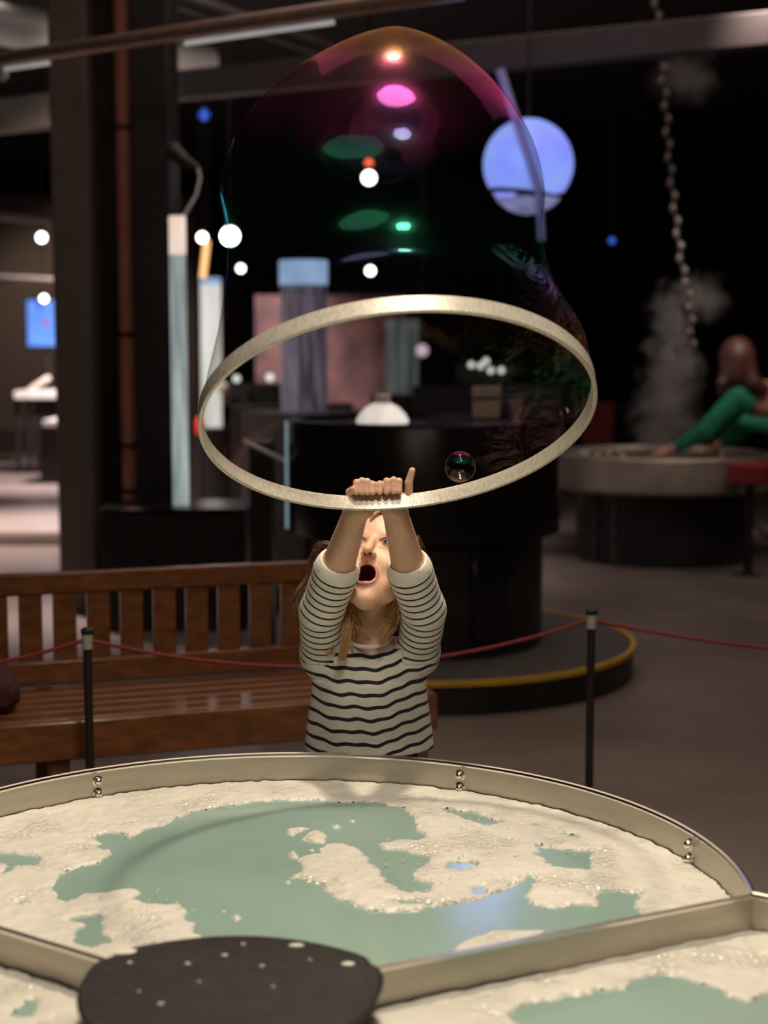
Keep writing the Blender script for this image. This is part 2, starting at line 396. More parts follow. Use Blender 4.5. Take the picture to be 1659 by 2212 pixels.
hb = MB().prism(hp, ZR + .002, ZR + .010).build('hub_plate', M['black_rubber'], tub, smooth=False); hb['label'] = 'black hub plate'
MB().tube([(x, y, ZR + .006) for x, y in hp], .0048, 8, closed=True).build('hub_plate_edge', M['black_rubber'], hb)
MB().lathe([(.05, ZF), (.05, ZR)], (HUB.x, HUB.y, 0), 24).build('hub_post', M['steel_dull'], tub)
# domed bolts in pairs on the inside of the rim
def bolt(x, y, z, nrm):
    q = Vector(nrm).to_track_quat('Z', 'Y').to_matrix()
    MB().lathe([(.0115, 0), (.0115, .002), (.009, .003), (.0088, .006), (.006, .011), (.002, .0135), (0, .0138)], (x, y, z), 20, q).build('bolt', M['steel_bright'], tub)
for b in BIS:
    for u in (.115, .30, .62, .87):
        a0 = math.atan2(.455 - LC, .788); a = a0 + (PI - 2 * a0) * (1 - u); R = LR - .0035
        x = R * math.cos(a); y = LC + R * math.sin(a); bb = math.radians(b - 90)
        X = HUB.x + x * math.cos(bb) - y * math.sin(bb); Y = HUB.y + x * math.sin(bb) + y * math.cos(bb)
        nx = -math.cos(a); ny = -math.sin(a); nr = (nx * math.cos(bb) - ny * math.sin(bb), nx * math.sin(bb) + ny * math.cos(bb), 0)
        for z in (ZR - .022, ZR - .049): bolt(X, Y, z, nr)

# ------------------------------------------------------------------ water and foam in the three compartments
def sd_poly(P, poly):                          # signed distance, negative inside
    poly = np.array(poly); d = np.full(len(P), 1e9); ins = np.zeros(len(P), bool); n = len(poly)
    for i in range(n):
        a = poly[i]; b = poly[(i + 1) % n]; e = b - a; w_ = P - a
        t = np.clip((w_ @ e) / max(e @ e, 1e-12), 0, 1); q = w_ - t[:, None] * e
        d = np.minimum(d, (q * q).sum(1))
        c1 = (a[1] > P[:, 1]) != (b[1] > P[:, 1])
        xs = (b[0] - a[0]) * (P[:, 1] - a[1]) / (b[1] - a[1] if b[1] != a[1] else 1e-9) + a[0]
        ins ^= c1 & (P[:, 0] < xs)
    return np.where(ins, -1, 1) * np.sqrt(d)
_rng = np.random.default_rng(3)
def vnoise(P, freq, seed=0):
    g = np.random.default_rng(seed).random((64, 64)); Q = P * freq + 31.7; i = np.floor(Q).astype(int); f_ = Q - i; f_ = f_ * f_ * (3 - 2 * f_)
    a = g[i[:, 0] % 64, i[:, 1] % 64]; b = g[(i[:, 0] + 1) % 64, i[:, 1] % 64]; c = g[i[:, 0] % 64, (i[:, 1] + 1) % 64]; d = g[(i[:, 0] + 1) % 64, (i[:, 1] + 1) % 64]
    return (a * (1 - f_[:, 0]) + b * f_[:, 0]) * (1 - f_[:, 1]) + (c * (1 - f_[:, 0]) + d * f_[:, 0]) * f_[:, 1] - .5
def w2(lst): return [tuple(onz(x, y, ZW).xy) for x, y in lst]
def c1(lst): return w2([(x / 2, 1600 + y / 2) for x, y in lst])
def c2(lst): return w2([(800 + x / 1.931, 1600 + y / 1.931) for x, y in lst])
W1 = c1([(220, 620), (260, 580), (350, 545), (440, 530), (490, 480), (440, 465), (400, 415), (430, 402), (520, 403), (560, 415), (620, 385), (700, 365), (800, 325), (900, 295), (1050, 270), (1200, 258), (1400, 262), (1640, 272)]) \
   + c2([(150, 282), (200, 380), (232, 412), (130, 415), (40, 432), (60, 455), (120, 458), (180, 480), (235, 482), (235, 505), (200, 530), (190, 560), (212, 590), (270, 610), (230, 640), (170, 640), (100, 625), (70, 600), (30, 560)]) \
   + c1([(1655, 560), (1600, 530), (1550, 470), (1480, 450), (1400, 452), (1388, 480), (1290, 520), (1310, 560), (1268, 598), (1400, 625), (1380, 650), (1480, 690), (1540, 722), (1600, 735)]) \
   + c2([(100, 716), (200, 710), (300, 692), (430, 665), (500, 648), (600, 612), (632, 590), (655, 610), (640, 650), (690, 685), (760, 697), (850, 678), (965, 690), (940, 645), (1000, 630), (1120, 632), (1135, 655), (1100, 680), (1120, 712), (1150, 760), (700, 900), (0, 1000)]) \
   + c1([(1560, 1000), (870, 900), (860, 845), (830, 830), (830, 800), (790, 772), (825, 725), (770, 715), (660, 710), (580, 690), (600, 662), (560, 648), (480, 655), (370, 665), (325, 690), (285, 712)])
W_holes = [c1([(-200, 500), (0, 487), (50, 485), (110, 500), (160, 505), (185, 525), (150, 548), (60, 548), (35, 572), (10, 572), (25, 545), (0, 530), (-200, 540)]),
           c1([(270, 785), (330, 768), (420, 755), (432, 780), (425, 850), (510, 860), (470, 885), (400, 900), (330, 880), (310, 840), (358, 800), (300, 790)]),
           c2([(300, 285), (400, 298), (500, 320), (560, 345), (470, 356), (390, 330)]),
           c2([(600, 348), (700, 350), (690, 358), (620, 355)]),
           c2([(780, 378), (860, 395), (895, 412), (850, 415), (800, 395)]),
           c2([(690, 455), (700, 430), (760, 448), (850, 462), (925, 465), (905, 545), (820, 540), (740, 520), (700, 480)]),
           c2([(310, 520), (370, 504), (450, 520), (380, 545), (320, 540)]),
           c2([(640, 570), (665, 560), (690, 575), (680, 598), (645, 598)]),
           c2([(400, 640), (460, 610), (470, 640), (430, 648)]),
           c2([(60, 660), (130, 655), (235, 682), (130, 688)]),
           c1([(60, 700), (100, 690), (120, 705), (80, 715)])]
F_blobs = [(c1([(1240, 385), (1290, 378), (1340, 380), (1290, 400), (1265, 415), (1240, 405)])),
           c1([(1295, 430), (1330, 400), (1370, 388), (1412, 410), (1400, 442), (1350, 440)]),
           c1([(1240, 490), (1270, 474), (1295, 500), (1290, 515), (1250, 508)]),
           c1([(1232, 610), (1250, 602), (1262, 614), (1245, 622)]), c1([(998, 765), (1020, 750), (1046, 765), (1020, 780)]),
           c1([(1430, 370), (1470, 366), (1475, 380), (1440, 382)]), c1([(1335, 474), (1355, 468), (1358, 480)]), c1([(1505, 350), (1530, 345), (1535, 355)]), c1([(955, 740), (970, 734), (978, 742)]),
           c2([(350, 868), (420, 830), (500, 800), (600, 795), (700, 795), (730, 790), (600, 880), (380, 930)])]
W2 = c2([(480, 1500), (600, 1182), (612, 1120), (660, 1095), (720, 1080), (850, 1072), (942, 1060), (930, 1042), (1060, 1037), (1130, 1000), (1200, 985), (1300, 985), (1350, 1012), (1450, 1040), (1500, 1075), (1560, 1086), (1659, 1068), (2100, 1050), (2400, 1200), (2400, 2000), (600, 2000)])
W3 = c1([(80, 1150), (130, 1130), (170, 1165), (130, 1200), (60, 1190)])
def sector_poly(bis, inset=.006):
    arc = [(HUB.x + (x - HUB.x) * (1 - inset), HUB.y + (y - HUB.y) * (1 - inset)) for x, y in lobe_arc(bis)]
    return arc + [hub(.012, bis)]
def grid_surface(name, bis, fn, m, step, label, cat, keep=0):
    poly = np.array(sector_poly(bis)); lo = poly.min(0) - step; hi = poly.max(0) + step
    nx = int((hi[0] - lo[0]) / step) + 2; ny = int((hi[1] - lo[1]) / step) + 2
    X, Y = np.meshgrid(lo[0] + np.arange(nx) * step, lo[1] + np.arange(ny) * step, indexing='ij'); P = np.stack([X.ravel(), Y.ravel()], 1)
    sec = sd_poly(P, poly); z, ok = fn(P, sec); ok = ok.reshape(nx, ny)
    cell = ok[:-1, :-1] & ok[1:, :-1] & ok[1:, 1:] & ok[:-1, 1:]
    I, J = np.nonzero(cell); id_ = lambda i, j: i * ny + j
    quads = np.stack([id_(I, J), id_(I + 1, J), id_(I + 1, J + 1), id_(I, J + 1)], 1)
    used = np.unique(quads); mp_ = -np.ones(nx * ny, int); mp_[used] = np.arange(len(used))
    V = np.column_stack([P[used], z[used]]); org = Vector((HUB.x, HUB.y, ZW)); V = V - np.array(org)
    me = bpy.data.meshes.new(name); me.from_pydata(V.tolist(), [], mp_[quads].tolist()); me.update()
    me.shade_smooth(); me.materials.append(m); o = bpy.data.objects.new(name, me); col.objects.link(o); o.location = org
    tag(o, label, cat, kind='stuff'); return o
def foam_fn(waters, blobs):
    def fn(P, sec):
        jit = vnoise(P, 40, 1) * .016 + vnoise(P, 95, 2) * .010 + vnoise(P, 210, 3) * .005
        d = np.full(len(P), -1e9)                       # >0 in water
        for wp in waters: d = np.maximum(d, -sd_poly(P, wp))
        d = d + jit
        fo = -d
        for b in blobs: fo = np.maximum(fo, -sd_poly(P, b) + jit * .3)
        h = np.clip(fo * .9, -.004, .0045) + np.where(fo > .004, (vnoise(P, 60, 5) + .5) * .004 * np.clip((fo - .004) / .02, 0, 1), 0)
        return ZW + h, (fo > -.004) & (sec < 0.001)
    return fn
def water_fn(P, sec): return ZW + vnoise(P, 6, 8) * .0006, sec < .004
for b, nm, wl, bl, st in ((86, 'far compartment of the tub, in front of the girl', [W1] + W_holes, F_blobs, .003), (326, 'near right compartment of the tub', [W2], [], .004), (206, 'near left compartment of the tub', [W3], [], .005)):
    grid_surface('soapy_water', b, water_fn, M['water'], .02, 'pale green soapy water in the ' + nm, 'water')
    grid_surface('soap_foam', b, foam_fn(wl, bl), M['foam'], st, 'cream white soap foam floating in the ' + nm, 'foam')
# larger bubbles standing in the foam
bd = MB(); rr = random.Random(5)
def bead_cluster(cx, cy, sx, sy, n, r0=.0011, r1=.0028):
    for _ in range(n):
        p = onz(rr.gauss(cx, sx), rr.gauss(cy, sy), ZW); r = rr.uniform(r0, r1); bd.sphere((p.x, p.y, ZW + .006 + r * .2), r, 8, 5)
bead_cluster(990, 1800, 42, 20, 60); bead_cluster(1060, 1840, 60, 16, 50); bead_cluster(300, 1965, 55, 22, 45); bead_cluster(950, 1900, 70, 30, 40)
bead_cluster(45, 1950, 30, 12, 14); bead_cluster(760, 1880, 40, 25, 24); bead_cluster(400, 1735, 120, 10, 16); bead_cluster(260, 1780, 60, 20, 10); bead_cluster(1250, 1900, 50, 25, 14)
tag(bd.build('foam_bubbles', M['bead'], origin=(HUB.x, HUB.y, ZW)), 'tiny clear bubbles standing in the foam of the far compartment', 'bubbles', kind='stuff')
# suds left on the hub plate
sm = MB()
for px_, py_, a_, b_ in ((258, 2052, .026, .012), (640, 2040, .012, .006), (752, 2080, .010, .006), (485, 2062, .005, .003), (405, 2080, .005, .003), (280, 2078, .004, .003), (347, 2167, .005, .003), (566, 2085, .004, .002), (525, 2038, .004, .002), (670, 2072, .003, .002), (590, 2130, .003, .002), (430, 2120, .003, .002), (300, 2140, .003, .002)):
    p = onz(px_, py_, ZR + .012); sm.sphere((p.x, p.y, ZR + .0105), 1, 14, 8, (a_, b_, .0025))
tag(sm.build('foam_flecks', M['foam'], origin=(HUB.x, HUB.y, ZR + .01)), 'flecks of cream foam on the black hub plate of the tub', 'foam', kind='stuff')

# ------------------------------------------------------------------ hoop
HC = Vector((.0259, 3.2 - .3694 * math.cos(.56), 1.3737)); HR = .3694; HA = .56; HB = .0859
HU = Vector((math.cos(HB), math.sin(HB) * math.sin(HA), math.sin(HB) * math.cos(HA))); HWv = Vector((0, -math.cos(HA), math.sin(HA)))
HN = HU.cross(HWv); HN = HN if HN.z > 0 else -HN; HN.normalize()
def ringp(t, dr=0, dn=0): return HC + (HU * math.cos(t) + HWv * math.sin(t)) * (HR + dr) + HN * dn
hoop = thing('bubble_hoop', HC, 'large round steel hoop tilted over the tub, held up in both hands by the girl', 'hoop')
prof = [(-.004, -.0145), (-.003, -.0155), (.003, -.0155), (.004, -.0145), (.004, .0145), (.003, .0155), (-.003, .0155), (-.004, .0145)]
vs = []; fs = []; n = 160
for i in range(n):
    for a_, b_ in prof: vs.append(ringp(2 * PI * i / n, a_, b_))
for i in range(n):
    for k in range(8): fs.append((i * 8 + k, i * 8 + (k + 1) % 8, ((i + 1) % n) * 8 + (k + 1) % 8, ((i + 1) % n) * 8 + k))
M['hoop'] = mat('brushed_hoop', (.74, .69, .58), .34, .35, .16, 30, .1, 60, stretch=(6, 6, 1))
MB().add(vs, fs).build('band', M['hoop'], hoop, angle=25)
M['wet'] = mat('wet_soap', (.85, .80, .7), .08, 0, .05, 5, spec=.8)
for t in (4.55, 4.86, 5.05):
    MB().tube([ringp(t + .006 * k, .0045, -.015 + .01 * k) for k in range(4)], .0012, 6).build('soap_drip', M['wet'], hoop)

# ------------------------------------------------------------------ the big bubble rising from the hoop
BC = at(822, 428, 2.92)                        # centre of the domed top
bub = []
nk, nt_ = 96, 70
for j in range(nt_ + 1):
    s = j / nt_
    if s < .55:
        q = s / .55; qq = q * q * (3 - 2 * q)
        c = HC.lerp(BC, q) + Vector((.012 * math.sin(PI * q), 0, 0)); nn = HN.lerp(Vector((0, 0, 1)), qq).normalized()
        r = HR * (1 - qq) + .302 * qq; r += -.012 * math.sin(PI * q); hgt = 0
    else:
        q = (s - .55) / .45; a = q * PI / 2; nn = Vector((0, 0, 1)); c = BC + Vector((.028 * math.sin(a) ** 2, 0, .312 * math.sin(a))); r = .302 * math.cos(a) ** 1.38 if q < 1 else 0
    u = (HU - nn * HU.dot(nn)).normalized(); v = nn.cross(u)
    ring_ = []
    for k in range(nk):
        t = 2 * PI * k / nk
        wob = 1 + .012 * math.sin(3 * t + 5 * s) * math.sin(PI * min(1, s * 1.2)) + .008 * math.sin(5 * t - 9 * s) * math.sin(PI * min(1, s))
        if .12 < s < .55: wob -= .09 * max(0, math.cos(t)) ** 4 * math.sin(PI * (s - .12) / .43)
        ring_.append(c + (u * math.cos(t) + v * math.sin(t)) * r * wob)
    bub.append(ring_)
vs = [p for r_ in bub for p in r_]; fs = []
for j in range(nt_):
    for k in range(nk): fs.append((j * nk + k, j * nk + (k + 1) % nk, (j + 1) * nk + (k + 1) % nk, (j + 1) * nk + k))
zb = HC.z
M['film'] = film_mat('soap_film', -.15, .72)
big = MB().add(vs, fs).build('soap_bubble', M['film'], origin=HC)
tag(big, 'huge clear domed soap bubble with rainbow sheen stretched up from the steel hoop', 'bubble')
# a small bubble clinging to the inside of the hoop
M['film2'] = film_mat('soap_film_small', -.03, .035, .06, .6, .1)
sb_c = at(994, 1008, 3.02)
tag(MB().sphere(sb_c, .031, 32, 20).build('soap_bubble', M['film2'], origin=sb_c), 'small round clear bubble hanging at the lower right of the hoop', 'bubble')

# ------------------------------------------------------------------ bench
bench_o = onz(662, 1513, .42); bl_ = onz(0, 1562, .42); bu = (bl_ - bench_o); bu.z = 0; bu.normalize(); bw = Vector((-bu.y, bu.x, 0)); bw = bw if bw.y > 0 else -bw
BR = Matrix((( -bu.x, bw.x, 0), (-bu.y, bw.y, 0), (0, 0, 1)))     # local x = to the right, y = away
bench_r = .42; bench_l = -1.75
def bp(x, y, z): return Vector((bench_o.x, bench_o.y, 0)) + BR @ Vector((x, y, 0)) + Vector((0, 0, z))
bench = thing('wooden_bench', bp(-.6, .2, 0), 'long reddish wooden bench with slatted back behind the rope, left of the girl', 'bench')
def bbox(name, x0, x1, y0, y1, z0, z1, m='wood', bev=.006): return MB().box(bp((x0 + x1) / 2, (y0 + y1) / 2, (z0 + z1) / 2), (x1 - x0, y1 - y0, z1 - z0), BR, bev).build(name, M[m], bench)
for k in range(5): bbox('seat_slat', bench_l, bench_r, .004 + k * .086, .004 + k * .086 + .078, .395, .42)
bbox('front_rail', bench_l, bench_r, -.03, .0, .30, .418)
bbox('top_rail', bench_l, bench_r, .455, .495, .715, .785)
bbox('bottom_rail', bench_l, bench_r, .455, .495, .42, .50)
sp = .1075; gx0 = (bp(0, .475, 0) - Vector((0, 0, 0)))
# gaps are centred where the photo shows them; boards fill between
k0 = -1.62
x = bench_r - .09
nb = 0
while x > bench_l:
    bbox('back_slat', x - sp + .034, x, .463, .487, .498, .717, bev=.003); x -= sp; nb += 1
for x_ in (bench_l + .05, -.75, bench_r - .05):
    bbox('leg', x_ - .03, x_ + .03, .0, .06, 0, .395); bbox('leg', x_ - .03, x_ + .03, .40, .455, 0, .42)
bag = MB(); c = bp(-1.02, .20, .42)
bag.box(c + Vector((0, 0, .062)), (.34, .26, .12), BR, .035)
tag(bag.build('cushion', M['maroon']), 'dark maroon bag lying on the left end of the bench seat', 'bag')

# ------------------------------------------------------------------ rope barrier
def stanchion(px_, ptop, zt, label):
    p = onz(px_, ptop, zt); t = thing('barrier_post', (p.x, p.y, 0), label, 'post', 'rope barrier posts')
    def L(prof, name, m): MB().lathe(prof, (p.x, p.y, 0), 24).build(name, M[m], t)
    L([(.14, 0), (.14, .008), (.11, .018), (.02, .03), (.02, .034)], 'base', 'black')
    L([(.0125, .03), (.0125, zt - .06)], 'pole', 'black')
    L([(.0155, zt - .06), (.0155, zt - .018)], 'collar', 'collar')
    L([(.012, zt - .018), (.018, zt - .016), (.018, zt - .005), (.012, zt), (0, zt)], 'cap', 'black')
    return p
pl = stanchion(188, 1356, .71, 'slim black barrier post with pale collar in front of the bench')
pr = stanchion(1278, 1315, .71, 'slim black barrier post with pale collar right of the girl')
def cord(a, b, sag, label):
    pts = []
    for i in range(33):
        t = i / 32; p = Vector(a).lerp(Vector(b), t); p.z -= sag * 4 * t * (1 - t); pts.append(p)
    tag(MB().tube(pts, .0055, 8).build('barrier_rope', M['rope']), label, 'rope', 'red barrier ropes')
zc = .71 - .038
cord((pl.x + .015, pl.y, zc), (pr.x - .015, pr.y, zc), .105, 'thin red rope sagging behind the girl between the two posts')
cord((pr.x + .015, pr.y, zc), (pr.x + .95, pr.y - .55, zc), .03, 'thin red rope sloping away to the right of the right post')
cord((pl.x - .015, pl.y, zc), (pl.x - 1.1, pl.y - .2, zc), .08, 'thin red rope running off to the left of the left post')

# ------------------------------------------------------------------ black exhibit drum on a carpeted platform
DC = Vector((.184, 7.13))
plat = thing('round_platform', (DC.x, DC.y, 0), 'low dark round platform with a yellow edge under the black exhibit drum', 'platform')
Rp = .977; arc = [(DC.x + Rp * math.cos(a), DC.y + Rp * math.sin(a)) for a in np.linspace(-1.98, 1.98, 80)]
MB().prism(arc, 0, .135).build('platform_body', M['black'], plat, smooth=False)
MB().prism([(DC.x + (x - DC.x) * .985, DC.y + (y - DC.y) * .985) for x, y in arc], .135, .14).build('carpet', M['carpet'], plat, smooth=False)
MB().wall(arc, .124, .145, .02).build('yellow_edge', M['yellow'], plat)['label'] = 'yellow edge strip'
drum = thing('exhibit_drum', (DC.x, DC.y, .14), 'large black cylindrical exhibit cabinet standing on the round platform behind the girl', 'cabinet')
def dl(prof, name, m, n=64, par=drum, cc=None): 
    cc = cc or (DC.x, DC.y, 0); return MB().lathe(prof, cc, n).build(name, M[m], par)
dl([(.555, .141), (.555, .66)], 'lower_body', 'black')
dl([(.565, .64), (.63, .66), (.63, 1.15), (.62, 1.17), (.58, 1.172), (.58, 1.15), (0, 1.15)], 'upper_body', 'black_gloss')
M['strip'] = emis('edge_light', (.34, .48, .52), .5)
a_ = PI + .02; MB().box((DC.x + .636 * math.cos(a_), DC.y + .636 * math.sin(a_), .91), (.012, .03, .5), None, .002).build('edge_strip', M['strip'], drum)['label'] = 'pale glowing edge strip'
dr = MB().box((.0, 0, 0), (.16, .012, .42), None, .004)
hx = math.radians(-58); dc_ = Vector((DC.x + .562 * math.cos(hx), DC.y + .562 * math.sin(hx), .42))
MB().box(dc_, (.22, .012, .42), rotz(hx + PI / 2), .004).build('access_door', M['black_gloss'], drum)
pt = Vector((DC.x + .575 * math.cos(hx + .14), DC.y + .575 * math.sin(hx + .14), .42)); MB().tube([pt + Vector((0, 0, -.07)), pt + Vector((0, 0, .07))], .006, 8).build('door_handle', M['dark_metal'], drum)
# lit bowl on top of the drum
bc = at(826, 893, 7.1); bz = 1.151
bowl = thing('lit_bowl', (bc.x, 7.1, bz), 'glowing white domed bowl with a cream knob on top of the black exhibit drum', 'lamp')
MB().lathe([(.118, .0), (.122, .012), (.105, .045), (.075, .075), (.04, .092), (.0, .096)], (bc.x, 7.1, bz), 32).build('dome', M['bowl'], bowl)
MB().lathe([(.036, .09), (.038, .10), (.038, .128), (.03, .135), (0, .136)], (bc.x, 7.1, bz), 20).build('knob', M['cream'], bowl)
sg = at(1049, 861, 7.5)
sign = thing('notice_board', (sg.x, 7.45, 1.151), 'small beige notice board standing at the back right of the black drum', 'sign')
MB().box((sg.x, 7.45, 1.151 + .085), (.135, .012, .15), None, .003).build('board', M['sign'], sign)
MB().box((sg.x, 7.443, 1.151 + .105), (.13, .006, .012)).build('dark_stripe', M['cloth_dark'], sign)
MB().box((sg.x, 7.46, 1.151 + .006), (.1, .06, .012)).build('foot', M['dark_metal'], sign)
pg = at(1115, 880, 6.95)
bt = thing('tapered_cup', (pg.x, 6.95, 1.151), 'pale tapered cup standing on the right of the black drum top', 'cup')
MB().lathe([(.014, 0), (.016, .02), (.018, .05), (.036, .11), (.033, .11), (.015, .05), (0, .045)], (pg.x, 6.95, 1.151), 20).build('cup_body', mat('pale_cup', (.6, .42, .36), .4), bt)
# glass rod leaning: black lectern to the left of the drum
lc = at(568, 1080, 7.3)
lec = thing('black_lectern', (lc.x, 7.3, 0), 'narrow black lectern standing just left of the black drum', 'lectern')
MB().box((lc.x, 7.3, .53), (.10, .3, 1.06), None, .006).build('body', M['black'], lec)
r0, r1 = at(525, 952, 7.12), at(614, 996, 7.12)
MB().tube([r0, r1], .011, 8).build('hand_rail', M['pale_metal'], lec)['label'] = 'pale slanted rail'
# yellow edged step seen through the bench back
s0 = at(610, 1268, 8.6)
stp = thing('low_step', (s0.x, 8.6, 0), 'low black step with yellow edge seen through the right end of the bench back', 'step')
MB().box((s0.x, 8.7, .09), (.36, .3, .18), None, .004).build('step_body', M['black'], stp)
MB().box((s0.x, 8.545, .182), (.36, .02, .02)).build('yellow_edge', M['yellow'], stp)

# ------------------------------------------------------------------ pillar with pipe, low black plinth, tall water tube
Yp = 8.86
def bx(px0, px1, Y): return at(px0, 700, Y).x, at(px1, 700, Y).x
pil = thing('steel_pillar', (at(250, 700, Yp).x, Yp, 0), 'massive dark steel pillar rising to the ceiling at the left', 'pillar')
xa, xb = bx(135, 212, Yp); MB().box(((xa + xb) / 2, Yp, 2.5), (xb - xa, .45, 4.98), None, .006).build('left_flange', M['pillar'], pil)  # lit face of the pillar, light put into the paler colour
xc, xd = bx(212, 305, Yp); MB().box(((xc + xd) / 2, Yp + .17, 2.5), (xd - xc, .1, 4.98)).build('web', M['black'], pil)  # shade of the recess painted black
xe, xf = bx(304, 382, Yp); MB().box(((xe + xf) / 2, Yp, 2.5), (xf - xe, .45, 4.98), None, .006).build('right_flange', M['black'], pil)  # shaded face of the same steel, painted black
xp = at(277, 700, Yp - .08).x
pp = thing('red_pipe', (xp, Yp - .08, 0), 'faded red vertical pipe with joint collars running down the dark pillar', 'pipe')
MB().lathe([(.052, .001), (.052, 4.98)], (xp, Yp - .08, 0), 24).build('pipe_body', M['pipe'], pp)
for py_ in (277, 722, 962, 1060):
    z = at(277, py_, Yp - .08).z; MB().lathe([(.057, -.012), (.062, -.008), (.062, .008), (.057, .012)], (xp, Yp - .08, z), 24).build('collar', M['black'], pp)
xg, xh = at(228, 1130, 8.2).x, at(536, 1130, 8.2).x
pn = thing('black_plinth', ((xg + xh) / 2, 8.35, 0), 'low black plinth in front of the pillar, above the bench back', 'plinth')
MB().box(((xg + xh) / 2, 8.3, .32), (xh - xg, .5, .64), None, .006).build('plinth_body', M['black'], pn)
MB().box(((xg + xh) / 2, 8.3, .648), (xh - xg + .02, .52, .014), None, .003).build('plinth_top', M['black_gloss'], pn)
def water_tube(px_, ptop, pbot, Y, rpx, capm, bodym, label, cap_h=.12, base=None, z0=None):
    p = at(px_, pbot, Y); zt = at(px_, ptop, Y).z; zb_ = z0 if z0 is not None else p.z; r = rpx / ppm(Y)
    t = thing('water_tube', (p.x, Y, 0 if base else zb_), label, 'water tube')
    MB().lathe([(r * .96, zb_ + .001), (r * .96, zt - cap_h)], (p.x, Y, 0), 28).build('glass_cylinder', M[bodym], t)
    MB().lathe([(r, zt - cap_h), (r, zt - .004), (r * .95, zt), (0, zt)], (p.x, Y, 0), 28).build('lit_cap', M[capm], t)
    if base: MB().lathe([(base, 0), (base, zb_)], (p.x, Y, 0), 36).build('pedestal', M['black'], t)
    return p, zt, r
M['cap_white'] = emis('lit_white_cap', (1, .80, .66), .85, .15, 6)
p, zt, r = water_tube(392, 467, 1125, 8.25, 18, 'cap_white', 'water_col_green', 'tall slender lit water tube with a white top standing on the black plinth', .20, z0=.656)
brk = thing('wall_bracket', (at(385, 345, 8.5).x, 8.5, 2.6), 'grey bracket with a curved hose above the tall slender water tube', 'bracket')
MB().tube([at(372, 325, 8.55), at(398, 348, 8.5), at(428, 364, 8.4)], [.05, .035, .016], 10).build('bracket_arm', M['dark_metal'], brk)
MB().tube([at(428, 364, 8.4), at(432, 385, 8.38), at(424, 420, 8.33), at(404, 455, 8.27), at(396, 466, 8.25)], .008, 8).build('hose', M['duct'], brk)
water_tube(458, 600, 922, 13.5, 23, 'tube_cap', 'water_col_bright', 'bright white water tube with a small blue cap behind the hoop at the left', .06, .3)
water_tube(657, 563, 888, 11.0, 52, 'tube_cap', 'water_col_dark', 'wide dark blue water tube with a glowing pale blue cap', .17, .45)
water_tube(869, 690, 850, 14.5, 36, 'water_col_grey', 'water_col_grey', 'grey green water tube farthest back, above the glowing bowl', .1, .3)
lt = thing('orange_tube_light', at(440, 600, 13.3), 'short slanting orange light tube above the blue capped bright water tube', 'light')
MB().tube([at(447, 520, 13.3), at(438, 600, 13.3)], .028, 10).build('tube', M['lamp_orange'], lt)
tube_w = MB().tube([at(447, 520, 13.3), at(449, 0, 13.3)], .006, 6); tube_w.build('hanging_wire', M['black'], lt)

# ------------------------------------------------------------------ overhead pipes, ducts, girder
def beam(a, b, r, name, label, m, cat='pipe', sq=None):
    a, b = Vector(a), Vector(b)
    if sq:
        d = (b - a); L_ = d.length; q = d.to_track_quat('X', 'Z').to_matrix()
        o = MB().box((a + b) / 2, (L_, sq[0], sq[1]), q, .01)
    else: o = MB().tube([a, b], r, 14)
    return tag(o.build(name, M[m]), label, cat)
M['conduit'] = mat('brown_conduit', (.30, .20, .16), .4, .2)
ct = thing('overhead_conduit', onz(400, 68, 2.9), 'brown overhead conduit crossing the top left corner with pale strip lights beneath', 'pipe')
a = onz(-200, 158, 2.9); b = onz(1000, -20, 2.9); dirv = (b - a).normalized()
MB().tube([a, b], .036, 14).build('conduit_body', M['conduit'], ct)
M['strip2'] = emis('dim_strip_light', (.62, .60, .58), .55, .3, 4)
def onpipe(px_):
    r = ray(px_, 1106 - (1106 - 100)); best = None
    for i in range(2001):
        q = a.lerp(b, i / 2000); d = q - cam.location; u = 829.5 + F * d.x / (d.y * math.cos(TH) - d.z * math.sin(TH))
        if best is None or abs(u - px_) < best[0]: best = (abs(u - px_), q)
    return best[1]
for x0, x1 in ((10, 105), (400, 720)):
    q0, q1 = onpipe(x0), onpipe(x1); MB().tube([q0 - Vector((0, 0, .05)), q1 - Vector((0, 0, .05))], .011, 8).build('strip_light', M['strip2'], ct)
q0 = onpipe(5); MB().sphere(q0 - Vector((0, .0, .075)), .03, 10, 8).build('end_clamp', M['duct'], ct)
lamp('duct_light', 'SPOT', (-4.6, 8.6, 2.6), 55, (.9, 1, .9), (-2.9, 10.5, 3.6), spot_size=math.radians(70), spot_blend=.9, shadow_soft_size=.1)
beam(onz(-300, -8, 3.75), onz(445, 138, 3.75), .15, 'ventilation_duct', 'pale round ventilation duct at the top left, passing behind the pillar', 'duct', 'duct')
beam(onz(300, -30, 3.6), onz(710, 108, 3.6), .06, 'ventilation_duct', 'narrow grey duct descending behind the top of the bubble', 'dark_metal', 'duct')
a2 = onz(340, 222, 3.15); b2 = onz(1900, 82, 3.15)
gd = beam(a2 + Vector((0, .12, .12)), b2 + Vector((0, .12, .12)), 0, 'ceiling_girder', 'long brown ceiling girder running behind the top of the bubble', 'girder', 'girder', (.12, .19))
a2 = onz(-150, 292, 3.15); b2 = onz(150, 260, 3.15)
beam(a2 + Vector((0, .1, .1)), b2 + Vector((0, .1, .1)), 0, 'ceiling_girder', 'short dim girder at the left edge behind the pillar', 'pillar', 'girder', (.12, .25))
beam(at(-80, 458, 14), at(140, 476, 14), .05, 'track_rail', 'grey track rail high at the left edge above a small spotlight', 'pillar', 'rail')
beam(at(-20, 600, 17), at(135, 608, 17), .04, 'track_rail', 'thin grey rail at the left edge just above the blue screen', 'pillar', 'rail')

